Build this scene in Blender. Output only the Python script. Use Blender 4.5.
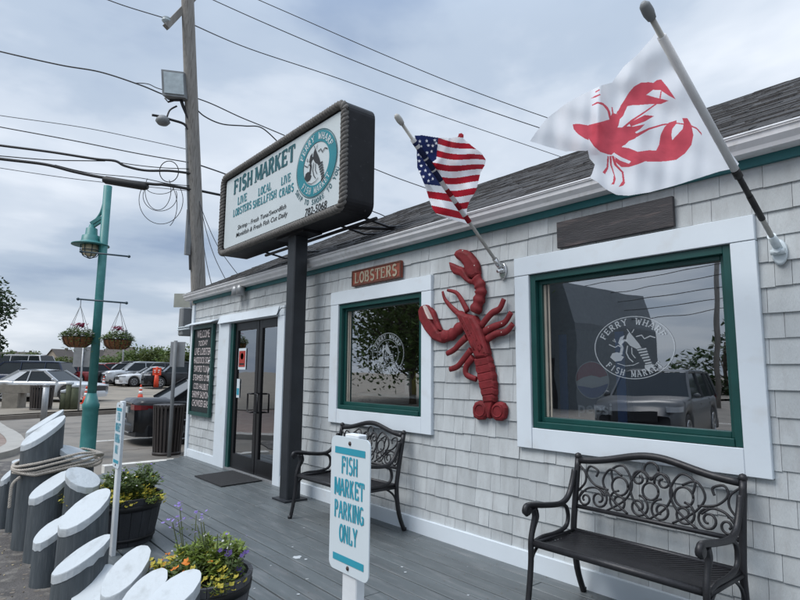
import bpy, math, random
import numpy as np
from mathutils import Vector, Matrix, noise as mnoise
R = math.radians
rnd = random.Random(7)
sc = bpy.context.scene
col = sc.collection
for o in list(bpy.data.objects):
    bpy.data.objects.remove(o)

# ------------------------------------------------------------------ camera
F_PX, YAW, PITCH, ROLL = 562.39, R(-50.17), R(7.406), R(0.487)
CAM = np.array([0.0, -3.6, 1.447])
fw = np.array([math.sin(YAW)*math.cos(PITCH), math.cos(YAW)*math.cos(PITCH), math.sin(PITCH)])
_r = np.array([math.cos(YAW), -math.sin(YAW), 0.0])
_u = np.cross(_r, fw)
rt = _r*math.cos(ROLL)+_u*math.sin(ROLL)
up = -_r*math.sin(ROLL)+_u*math.cos(ROLL)
cd = bpy.data.cameras.new('camera')
cam = bpy.data.objects.new('camera', cd)
col.objects.link(cam)
cd.sensor_width = 36.0
cd.lens = F_PX/800.0*36.0
cd.clip_start = 0.05
cd.clip_end = 3000.0
cam.matrix_world = Matrix(((rt[0], up[0], -fw[0], CAM[0]), (rt[1], up[1], -fw[1], CAM[1]),
                           (rt[2], up[2], -fw[2], CAM[2]), (0, 0, 0, 1)))
sc.camera = cam

# ------------------------------------------------------------------ world: overcast sky
world = bpy.data.worlds.new('World')
sc.world = world
world.use_nodes = True
wn, wl = world.node_tree.nodes, world.node_tree.links
wn.clear()

def wnode(t, **kw):
    n = wn.new(t)
    for k, v in kw.items():
        setattr(n, k, v)
    return n

SUN_EL, SUN_AZ = R(52), R(200)
out = wnode('ShaderNodeOutputWorld')
sky = wnode('ShaderNodeTexSky', sky_type='NISHITA')
sky.sun_disc = False
sky.sun_elevation = SUN_EL
sky.sun_rotation = SUN_AZ
bg1 = wnode('ShaderNodeBackground')
bg1.inputs['Strength'].default_value = 0.06
wl.new(sky.outputs[0], bg1.inputs[0])
tc = wnode('ShaderNodeTexCoord')
sep = wnode('ShaderNodeSeparateXYZ')
wl.new(tc.outputs['Generated'], sep.inputs[0])

def wmath(op, a, b=None, clamp=False):
    n = wnode('ShaderNodeMath', operation=op)
    n.use_clamp = clamp
    for i, v in enumerate((a, b)):
        if v is None:
            continue
        if isinstance(v, (int, float)):
            n.inputs[i].default_value = v
        else:
            wl.new(v, n.inputs[i])
    return n.outputs[0]

zc = wmath('MAXIMUM', sep.outputs[2], 0.0)
den = wmath('ADD', zc, 0.16)
px = wmath('DIVIDE', sep.outputs[0], den)
py = wmath('DIVIDE', sep.outputs[1], den)
comb = wnode('ShaderNodeCombineXYZ')
wl.new(px, comb.inputs[0]); wl.new(py, comb.inputs[1])
wl.new(wmath('MULTIPLY', zc, 1.5), comb.inputs[2])
n1 = wnode('ShaderNodeTexNoise')
n1.inputs['Scale'].default_value = 1.0
n1.inputs['Detail'].default_value = 6
n1.inputs['Roughness'].default_value = 0.52
n1.inputs['Distortion'].default_value = 0.15
wl.new(comb.outputs[0], n1.inputs['Vector'])
# long flat bands of cloud low over the horizon
comb2 = wnode('ShaderNodeCombineXYZ')
wl.new(wmath('MULTIPLY', sep.outputs[0], 1.6), comb2.inputs[0])
wl.new(wmath('MULTIPLY', sep.outputs[1], 1.6), comb2.inputs[1])
wl.new(wmath('MULTIPLY', zc, 8.0), comb2.inputs[2])
n2 = wnode('ShaderNodeTexNoise')
n2.inputs['Scale'].default_value = 1.7
n2.inputs['Detail'].default_value = 5
n2.inputs['Roughness'].default_value = 0.5
wl.new(comb2.outputs[0], n2.inputs['Vector'])
low = wnode('ShaderNodeMapRange')
low.inputs['From Min'].default_value = 0.10
low.inputs['From Max'].default_value = 0.36
low.inputs['To Min'].default_value = 0.85
low.inputs['To Max'].default_value = 0.12
wl.new(zc, low.inputs['Value'])
mixn = wnode('ShaderNodeMix', data_type='FLOAT')
wl.new(low.outputs[0], mixn.inputs['Factor'])
wl.new(n1.outputs[0], mixn.inputs[2]); wl.new(n2.outputs[0], mixn.inputs[3])
ramp = wnode('ShaderNodeValToRGB')
cr = ramp.color_ramp
cr.interpolation = 'EASE'
cr.elements[0].position = 0.30
cr.elements[0].color = (0.205, 0.265, 0.37, 1)
cr.elements[1].position = 0.68
cr.elements[1].color = (0.575, 0.612, 0.665, 1)
e = cr.elements.new(0.45); e.color = (0.32, 0.38, 0.465, 1)
e = cr.elements.new(0.54); e.color = (0.43, 0.48, 0.55, 1)
wl.new(mixn.outputs[0], ramp.inputs[0])
# an overcast sky is brighter overhead than at the horizon
zen = wnode('ShaderNodeMapRange')
zen.inputs['From Min'].default_value = 0.0
zen.inputs['From Max'].default_value = 0.55
zen.inputs['To Min'].default_value = 0.93
zen.inputs['To Max'].default_value = 1.12
wl.new(zc, zen.inputs['Value'])
zen2 = wnode('ShaderNodeMapRange', interpolation_type='SMOOTHSTEP')
zen2.inputs['From Min'].default_value = 0.52
zen2.inputs['From Max'].default_value = 0.95
zen2.inputs['To Min'].default_value = 1.0
zen2.inputs['To Max'].default_value = 2.5
wl.new(zc, zen2.inputs['Value'])
bg2 = wnode('ShaderNodeBackground')
wl.new(ramp.outputs[0], bg2.inputs[0])
wl.new(wmath('MULTIPLY', zen.outputs[0], zen2.outputs[0]), bg2.inputs[1])
mixs = wnode('ShaderNodeMixShader')
mixs.inputs[0].default_value = 0.90
wl.new(bg1.outputs[0], mixs.inputs[1]); wl.new(bg2.outputs[0], mixs.inputs[2])
wl.new(mixs.outputs[0], out.inputs[0])

sd = bpy.data.lights.new('sun', 'SUN')
sd.energy = 1.5
sd.angle = R(32)
sd.color = (1.0, 0.97, 0.93)
sun = bpy.data.objects.new('sun', sd)
col.objects.link(sun)
sdir = Vector((math.sin(SUN_AZ)*math.cos(SUN_EL), math.cos(SUN_AZ)*math.cos(SUN_EL), math.sin(SUN_EL)))
sun.rotation_euler = sdir.to_track_quat('Z', 'Y').to_euler()
sc.view_settings.view_transform = 'Standard'
sc.view_settings.look = 'None'
sc.view_settings.gamma = 1.0
sc.view_settings.use_curve_mapping = False
sc.view_settings.exposure = 0.67

# ------------------------------------------------------------------ survey helpers (photo sight lines to world points)
def ray(x, y):
    return fw + rt*((x-400)/F_PX) - up*((y-300)/F_PX)
def onY(x, y, yy=0.0):
    d = ray(x, y); return CAM + d*((yy-CAM[1])/d[1])
def onX(x, y, xx):
    d = ray(x, y); return CAM + d*((xx-CAM[0])/d[0])
def onZ(x, y, zz):
    d = ray(x, y); return CAM + d*((zz-CAM[2])/d[2])
FH = np.array([math.sin(YAW), math.cos(YAW), 0.0])
RH = np.array([math.cos(YAW), -math.sin(YAW), 0.0])
def atD(x, y, depth):                # point at a given distance ahead of the photographer
    return CAM + ray(x, y)*depth
def gz(x, y):                        # height of the ground
    d = (np.array([x, y, 0])-CAM)@FH
    if d < 17.2: return -0.15
    return max(-0.02, 0.10+(d-25)*0.0167) if d < 110 else 0.10+85*0.0167
def lot(x, depth):
    p = atD(x, 371, depth); return np.array([p[0], p[1], gz(p[0], p[1])])

# ------------------------------------------------------------------ materials
def mat(name, c, rough=0.6, metal=0.0, var=0.15, scale=6.0, bump=0.0, bscale=40.0, island=0.0, spec=0.5,
        c2=None, c2amt=(0.5, 0.62), coat=0.0, stretch=None, sub=0.0):
    m = bpy.data.materials.new(name)
    m.use_nodes = True
    N, L = m.node_tree.nodes, m.node_tree.links
    b = N['Principled BSDF']
    b.inputs['Roughness'].default_value = rough
    b.inputs['Metallic'].default_value = metal
    b.inputs['Specular IOR Level'].default_value = spec
    b.inputs['Coat Weight'].default_value = coat
    tcn = N.new('ShaderNodeTexCoord')
    vec = tcn.outputs['Object']
    if stretch:
        mp = N.new('ShaderNodeMapping')
        mp.inputs['Scale'].default_value = stretch
        L.new(vec, mp.inputs[0]); vec = mp.outputs[0]
    nz = N.new('ShaderNodeTexNoise')
    nz.inputs['Scale'].default_value = scale
    nz.inputs['Detail'].default_value = 6
    L.new(vec, nz.inputs['Vector'])
    rgb = N.new('ShaderNodeRGB'); rgb.outputs[0].default_value = (*c, 1)
    colo = rgb.outputs[0]
    if c2 is not None:
        nz2 = N.new('ShaderNodeTexNoise')
        nz2.inputs['Scale'].default_value = scale*2.3
        nz2.inputs['Detail'].default_value = 8
        L.new(vec, nz2.inputs['Vector'])
        mr = N.new('ShaderNodeMapRange')
        mr.inputs['From Min'].default_value, mr.inputs['From Max'].default_value = c2amt
        L.new(nz2.outputs[0], mr.inputs['Value'])
        mx = N.new('ShaderNodeMix'); mx.data_type = 'RGBA'
        L.new(mr.outputs[0], mx.inputs['Factor'])
        L.new(colo, mx.inputs[6]); mx.inputs[7].default_value = (*c2, 1)
        colo = mx.outputs[2]
    hsv = N.new('ShaderNodeHueSaturation')
    L.new(colo, hsv.inputs['Color'])
    mr = N.new('ShaderNodeMapRange')
    mr.inputs['From Min'].default_value = 0.25; mr.inputs['From Max'].default_value = 0.75
    mr.inputs['To Min'].default_value = 1-var; mr.inputs['To Max'].default_value = 1+var
    L.new(nz.outputs[0], mr.inputs['Value'])
    val = mr.outputs[0]
    if island:
        g = N.new('ShaderNodeNewGeometry')
        mr2 = N.new('ShaderNodeMapRange')
        mr2.inputs['To Min'].default_value = 1-island; mr2.inputs['To Max'].default_value = 1+island
        L.new(g.outputs['Random Per Island'], mr2.inputs['Value'])
        mu = N.new('ShaderNodeMath'); mu.operation = 'MULTIPLY'
        L.new(val, mu.inputs[0]); L.new(mr2.outputs[0], mu.inputs[1]); val = mu.outputs[0]
    L.new(val, hsv.inputs['Value'])
    L.new(hsv.outputs[0], b.inputs['Base Color'])
    if bump:
        nb = N.new('ShaderNodeTexNoise')
        nb.inputs['Scale'].default_value = bscale
        nb.inputs['Detail'].default_value = 5
        L.new(vec, nb.inputs['Vector'])
        bp = N.new('ShaderNodeBump')
        bp.inputs['Strength'].default_value = bump
        bp.inputs['Distance'].default_value = 0.01
        L.new(nb.outputs[0], bp.inputs['Height'])
        L.new(bp.outputs[0], b.inputs['Normal'])
    return m

def glass(name, tint=(0.8, 0.85, 0.85), refl=0.16):
    m = bpy.data.materials.new(name); m.use_nodes = True
    N, L = m.node_tree.nodes, m.node_tree.links
    N.clear()
    o = N.new('ShaderNodeOutputMaterial')
    t = N.new('ShaderNodeBsdfTransparent'); t.inputs[0].default_value = (*tint, 1)
    g = N.new('ShaderNodeBsdfGlossy'); g.inputs['Roughness'].default_value = 0.01
    g.inputs[0].default_value = (0.95, 0.97, 1, 1)
    nz = N.new('ShaderNodeTexNoise'); nz.inputs['Scale'].default_value = 1.3
    tcn = N.new('ShaderNodeTexCoord'); L.new(tcn.outputs['Object'], nz.inputs['Vector'])
    bp = N.new('ShaderNodeBump'); bp.inputs['Strength'].default_value = 0.04; bp.inputs['Distance'].default_value = 0.05
    L.new(nz.outputs[0], bp.inputs['Height']); L.new(bp.outputs[0], g.inputs['Normal'])
    fr = N.new('ShaderNodeFresnel'); fr.inputs['IOR'].default_value = 1.5
    ad = N.new('ShaderNodeMath'); ad.operation = 'ADD'; ad.use_clamp = True
    L.new(fr.outputs[0], ad.inputs[0]); ad.inputs[1].default_value = refl
    mx = N.new('ShaderNodeMixShader')
    L.new(ad.outputs[0], mx.inputs[0]); L.new(t.outputs[0], mx.inputs[1]); L.new(g.outputs[0], mx.inputs[2])
    L.new(mx.outputs[0], o.inputs[0])
    return m

M = {}
M['shingle'] = mat('weathered_shingle', (0.452, 0.478, 0.487), 0.85, var=0.11, scale=3.5, bump=0.35, bscale=60, island=0.10,
                   c2=(0.40, 0.415, 0.42), c2amt=(0.5, 0.75), stretch=(3, 3, 0.7))
M['white'] = mat('white_trim_paint', (0.655, 0.715, 0.765), 0.5, var=0.05, scale=2.5, bump=0.05, c2=(0.6, 0.63, 0.65), c2amt=(0.58, 0.8))
M['green'] = mat('dark_green_paint', (0.005, 0.058, 0.052), 0.4, var=0.15)
M['teal'] = mat('teal_fascia_paint', (0.015, 0.13, 0.14), 0.5, var=0.15)
M['gutter'] = mat('gutter_aluminium', (0.66, 0.66, 0.67), 0.45, var=0.08, c2=(0.5, 0.49, 0.47), c2amt=(0.55, 0.8))
M['roof'] = mat('asphalt_roof_shingle', (0.036, 0.034, 0.034), 0.9, var=0.25, scale=14, bump=0.6, bscale=120, island=0.22,
                c2=(0.068, 0.064, 0.06), c2amt=(0.5, 0.7))
M['deck'] = mat('grey_deck_paint', (0.105, 0.120, 0.126), 0.42, var=0.16, scale=3, bump=0.12, bscale=30, island=0.10,
                c2=(0.155, 0.165, 0.17), c2amt=(0.5, 0.72), stretch=(0.5, 3, 3))
M['road'] = mat('worn_road', (0.205, 0.185, 0.16), 0.9, var=0.13, scale=0.8, bump=0.25, bscale=60, c2=(0.15, 0.138, 0.122), c2amt=(0.5, 0.66))
M['lot'] = mat('dusty_lot', (0.235, 0.205, 0.165), 0.92, var=0.14, scale=0.35, bump=0.25, bscale=30, c2=(0.17, 0.15, 0.122), c2amt=(0.48, 0.66))
M['asphalt'] = mat('dark_footway_asphalt', (0.085, 0.078, 0.074), 0.88, var=0.4, scale=3.2, bump=0.9, bscale=70, c2=(0.19, 0.175, 0.155), c2amt=(0.5, 0.66))
M['brick'] = mat('brick_tint_concrete', (0.25, 0.18, 0.15), 0.9, var=0.15, scale=2, bump=0.2, c2=(0.28, 0.225, 0.19), c2amt=(0.45, 0.6))
M['kerb'] = mat('concrete_kerb', (0.38, 0.36, 0.325), 0.85, var=0.12, scale=3, bump=0.3)
M['granite'] = mat('kerb_stone', (0.17, 0.145, 0.12), 0.85, var=0.3, scale=2, bump=0.3)
M['line'] = mat('road_line_paint', (0.62, 0.61, 0.57), 0.8, var=0.15, scale=4, c2=(0.33, 0.31, 0.28), c2amt=(0.56, 0.66))
M['iron'] = mat('black_cast_iron', (0.020, 0.020, 0.023), 0.42, metal=0.25, var=0.3, scale=20, bump=0.15, bscale=120)
M['post'] = mat('charcoal_post_paint', (0.018, 0.021, 0.026), 0.5, var=0.3, scale=6, bump=0.1)
M['cabinet'] = mat('black_cabinet', (0.012, 0.012, 0.014), 0.6, var=0.35, scale=6, c2=(0.085, 0.085, 0.09), c2amt=(0.66, 0.76), spec=0.3)
M['rope_dark'] = mat('tarred_rope', (0.125, 0.117, 0.108), 0.9, var=0.3, scale=25, bump=0.4)
M['rope'] = mat('pale_rope', (0.42, 0.38, 0.33), 0.9, var=0.2, scale=40, bump=0.4)
M['signface'] = mat('sign_panel', (0.56, 0.615, 0.63), 0.45, var=0.06, scale=2.2, bump=0.1, bscale=2.5)
M['signteal'] = mat('sign_teal', (0.012, 0.20, 0.245), 0.5, var=0.1)
M['signdark'] = mat('sign_dark_teal', (0.010, 0.095, 0.115), 0.5, var=0.1)
M['black'] = mat('black_ink', (0.012, 0.012, 0.013), 0.5, var=0.1)
M['parkwhite'] = mat('sign_white', (0.60, 0.67, 0.705), 0.4, var=0.04, scale=3)
M['parkteal'] = mat('parking_teal', (0.03, 0.30, 0.40), 0.45, var=0.06)
M['postwhite'] = mat('white_post_paint', (0.66, 0.69, 0.71), 0.6, var=0.08, scale=6, bump=0.1)
M['pilecap'] = mat('white_pile_cap', (0.47, 0.505, 0.525), 0.6, var=0.07, scale=3.2, bump=0.45, bscale=26, c2=(0.35, 0.37, 0.375), c2amt=(0.54, 0.72))
M['pile'] = mat('grey_pile_paint', (0.068, 0.081, 0.090), 0.6, var=0.25, scale=5, bump=0.3, bscale=20, stretch=(6, 6, 0.6),
                c2=(0.10, 0.112, 0.12), c2amt=(0.5, 0.7))
M['lamp'] = mat('teal_lamp_paint', (0.035, 0.185, 0.18), 0.45, var=0.12, scale=3, c2=(0.055, 0.23, 0.22), c2amt=(0.5, 0.7))
M['lampdark'] = mat('dark_bar', (0.03, 0.06, 0.08), 0.5, var=0.2)
M['globe'] = mat('frosted_globe', (0.62, 0.55, 0.38), 0.25, var=0.1)
M['polewood'] = mat('weathered_pole_wood', (0.27, 0.255, 0.235), 0.9, var=0.22, scale=3, bump=0.6, bscale=20, stretch=(9, 9, 0.35),
                    c2=(0.16, 0.145, 0.13), c2amt=(0.52, 0.68))
M['steel'] = mat('galvanised_steel', (0.33, 0.34, 0.35), 0.45, metal=0.5, var=0.15)
M['greymetal'] = mat('grey_painted_metal', (0.20, 0.21, 0.215), 0.6, var=0.15)
M['floodglass'] = mat('flood_lens', (0.42, 0.48, 0.50), 0.15, var=0.2, scale=8)
M['rubber'] = mat('black_rubber', (0.014, 0.014, 0.015), 0.6, var=0.2)
M['mat'] = mat('doormat', (0.022, 0.023, 0.025), 0.95, var=0.3, scale=40, bump=0.6, bscale=200)
M['lob'] = mat('lobster_red', (0.175, 0.016, 0.020), 0.68, spec=0.3, var=0.3, scale=12, bump=0.25, bscale=30, c2=(0.12, 0.012, 0.012), c2amt=(0.56, 0.7))
M['loblight'] = mat('lobster_pale_paint', (0.6, 0.5, 0.46), 0.6, var=0.1)  # even pale tone for the claw edge and chips
M['flagwhite'] = mat('flag_white', (0.86, 0.86, 0.87), 0.8, var=0.05, scale=5, bump=0.2, bscale=9)
M['flagpink'] = mat('flag_lobster_red', (0.66, 0.10, 0.13), 0.8, var=0.15, scale=14)
M['flagred'] = mat('flag_red', (0.40, 0.016, 0.030), 0.8, var=0.12)
M['flagnavy'] = mat('flag_navy', (0.018, 0.028, 0.10), 0.8, var=0.15)
for k_ in ('flagwhite', 'flagpink', 'flagred', 'flagnavy'):
    nt = M[k_].node_tree
    pb = nt.nodes['Principled BSDF']
    tl = nt.nodes.new('ShaderNodeBsdfTranslucent')
    nt.links.new(pb.inputs['Base Color'].links[0].from_socket, tl.inputs[0])
    ms = nt.nodes.new('ShaderNodeMixShader'); ms.inputs[0].default_value = 0.5
    nt.links.new(pb.outputs[0], ms.inputs[1]); nt.links.new(tl.outputs[0], ms.inputs[2])
    nt.links.new(ms.outputs[0], nt.nodes['Material Output'].inputs[0])
M['flagpole'] = mat('flagpole_metal', (0.42, 0.41, 0.38), 0.5, var=0.15, scale=12)
M['wood'] = mat('red_brown_wood', (0.235, 0.055, 0.032), 0.6, var=0.3, scale=5, stretch=(1, 1, 6), bump=0.3)
M['woodletter'] = mat('carved_letter_paint', (0.36, 0.30, 0.22), 0.6, var=0.3, scale=15)
M['plank'] = mat('dark_plank', (0.030, 0.028, 0.032), 0.6, var=0.4, scale=4, bump=0.3, stretch=(0.5, 2, 4), c2=(0.07, 0.055, 0.055), c2amt=(0.55, 0.7))
M['board'] = mat('chalkboard', (0.010, 0.016, 0.018), 0.7, var=0.3, scale=5)
M['chalk'] = mat('chalk', (0.58, 0.52, 0.52), 0.95, var=0.25, scale=30)
M['bronze'] = mat('dark_bronze_frame', (0.016, 0.016, 0.018), 0.35, metal=0.4, var=0.15)
M['glass'] = glass('window_glass', (0.80, 0.85, 0.86), 0.38)
M['doorglass'] = glass('door_glass', (0.66, 0.70, 0.70), 0.26)
M['carglass'] = mat('car_glass', (0.020, 0.026, 0.030), 0.08, var=0.1, spec=0.32)
M['decal'] = mat('etched_decal', (0.55, 0.60, 0.64), 0.7, var=0.05)
nt = M['decal'].node_tree
ms = nt.nodes.new('ShaderNodeMixShader'); ms.inputs[0].default_value = 0.55
tr_ = nt.nodes.new('ShaderNodeBsdfTransparent')
nt.links.new(nt.nodes['Principled BSDF'].outputs[0], ms.inputs[1]); nt.links.new(tr_.outputs[0], ms.inputs[2])
nt.links.new(ms.outputs[0], nt.nodes['Material Output'].inputs[0])
M['interior'] = mat('interior_paint', (0.16, 0.165, 0.17), 0.8, var=0.2, scale=2)
M['barrel'] = mat('barrel_wood', (0.085, 0.085, 0.09), 0.8, var=0.3, scale=4, bump=0.4, stretch=(5, 5, 0.5), island=0.25)
M['barreldark'] = mat('barrel_blackened_wood', (0.026, 0.028, 0.033), 0.7, var=0.35, scale=4, bump=0.4, stretch=(5, 5, 0.5), island=0.3)
M['hoop'] = mat('black_hoop', (0.012, 0.012, 0.013), 0.5, metal=0.3, var=0.3)
M['soil'] = mat('potting_soil', (0.035, 0.026, 0.018), 0.95, var=0.4, scale=20, bump=1.0)
M['leafA'] = mat('bright_leaf', (0.17, 0.23, 0.04), 0.55, var=0.2, island=0.45, scale=8)
M['leafB'] = mat('mid_leaf', (0.10, 0.15, 0.04), 0.55, var=0.2, island=0.45, scale=8)
M['leafD'] = mat('dark_leaf', (0.030, 0.058, 0.018), 0.6, var=0.3, island=0.5, scale=3)
M['leafT'] = mat('tree_leaf', (0.085, 0.115, 0.03), 0.6, var=0.3, island=0.5, scale=0.6)
M['stem'] = mat('stem', (0.10, 0.12, 0.05), 0.7, var=0.2)
M['bark'] = mat('bark', (0.09, 0.07, 0.05), 0.95, var=0.3, scale=6, bump=0.8)
M['yellow'] = mat('yellow_petal', (0.56, 0.47, 0.06), 0.6, var=0.1, island=0.25)
M['orange'] = mat('orange_petal', (0.72, 0.22, 0.02), 0.6, var=0.1, island=0.25)
M['lilac'] = mat('lilac_petal', (0.32, 0.24, 0.60), 0.6, var=0.1, island=0.2)
M['violet'] = mat('violet_petal', (0.045, 0.02, 0.13), 0.6, var=0.1, island=0.3)
M['petalwhite'] = mat('white_petal', (0.68, 0.68, 0.66), 0.6, var=0.05, island=0.15)
M['magenta'] = mat('magenta_petal', (0.26, 0.012, 0.06), 0.6, var=0.15, island=0.3)
M['coir'] = mat('coir_liner', (0.20, 0.085, 0.035), 0.95, var=0.3, scale=14, bump=0.8, stretch=(4, 4, 1))
M['conered'] = mat('cone_orange', (0.62, 0.055, 0.018), 0.6, var=0.1)
M['conewhite'] = mat('cone_band', (0.70, 0.70, 0.70), 0.5, var=0.08)
M['trash'] = mat('brown_black_slats', (0.042, 0.034, 0.031), 0.5, var=0.25)
M['stone'] = mat('weathered_timber_grey', (0.22, 0.20, 0.17), 0.9, var=0.25, scale=5, bump=0.5)
M['stonegreen'] = mat('mossy_timber', (0.075, 0.085, 0.05), 0.9, var=0.3, scale=5, bump=0.5)
M['bluebox'] = mat('cooler_blue', (0.02, 0.13, 0.42), 0.4, var=0.1)
M['coolerdark'] = mat('cooler_dark', (0.02, 0.022, 0.028), 0.35, var=0.15)
M['softred'] = mat('logo_red', (0.42, 0.025, 0.035), 0.5, var=0.05)
M['softblue'] = mat('logo_blue', (0.02, 0.06, 0.30), 0.5, var=0.05)
M['softwhite'] = mat('logo_white', (0.72, 0.72, 0.72), 0.5, var=0.05)
M['noticered'] = mat('notice_red', (0.36, 0.035, 0.025), 0.5, var=0.1)
M['plate'] = mat('plate_white', (0.42, 0.46, 0.47), 0.5, var=0.1)
M['taillight'] = mat('tail_lens', (0.15, 0.008, 0.012), 0.15, var=0.1)
M['headlight'] = mat('head_lens', (0.48, 0.50, 0.52), 0.12, var=0.1)
M['chrome'] = mat('chrome', (0.62, 0.63, 0.64), 0.15, metal=0.9, var=0.05)
M['rim'] = mat('alloy', (0.40, 0.41, 0.42), 0.3, metal=0.6, var=0.1)
M['plastic'] = mat('dark_trim', (0.02, 0.02, 0.022), 0.6, var=0.1)
M['sidingA'] = mat('far_siding_grey', (0.26, 0.26, 0.26), 0.9, var=0.15)
M['sidingB'] = mat('far_siding_tan', (0.33, 0.28, 0.22), 0.9, var=0.15)
M['farroof'] = mat('far_roof', (0.10, 0.085, 0.075), 0.9, var=0.2)
M['wire'] = mat('cable_black', (0.012, 0.013, 0.015), 0.6, var=0.2)
M['thinwire'] = mat('cable_grey', (0.05, 0.055, 0.065), 0.6, var=0.2)
def paint(name, c, metal=0.0):
    return mat(name, c, 0.30, metal=metal, var=0.04, scale=1.5, coat=0.5 if max(c) > .2 else 0.12, spec=0.5 if max(c) > .2 else 0.3)
M['p_silver'] = paint('silver_paint', (0.50, 0.52, 0.54), 0.25)
M['p_black'] = paint('black_paint', (0.014, 0.015, 0.018))
M['p_navy'] = paint('navy_paint', (0.030, 0.042, 0.075))
M['p_red'] = paint('red_paint', (0.25, 0.016, 0.018))
M['p_white'] = paint('white_paint', (0.68, 0.69, 0.70))
M['p_grey'] = paint('grey_paint', (0.10, 0.105, 0.11))
M['p_pale'] = paint('pale_blue_paint', (0.42, 0.47, 0.52), 0.2)

for k_ in ('leafA', 'leafB', 'leafD', 'leafT', 'yellow', 'orange', 'lilac', 'petalwhite', 'magenta'):
    nt = M[k_].node_tree
    pb = nt.nodes['Principled BSDF']
    tl = nt.nodes.new('ShaderNodeBsdfTranslucent')
    nt.links.new(pb.inputs['Base Color'].links[0].from_socket, tl.inputs[0])
    ms = nt.nodes.new('ShaderNodeMixShader'); ms.inputs[0].default_value = 0.35
    nt.links.new(pb.outputs[0], ms.inputs[1]); nt.links.new(tl.outputs[0], ms.inputs[2])
    nt.links.new(ms.outputs[0], nt.nodes['Material Output'].inputs[0])

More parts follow.
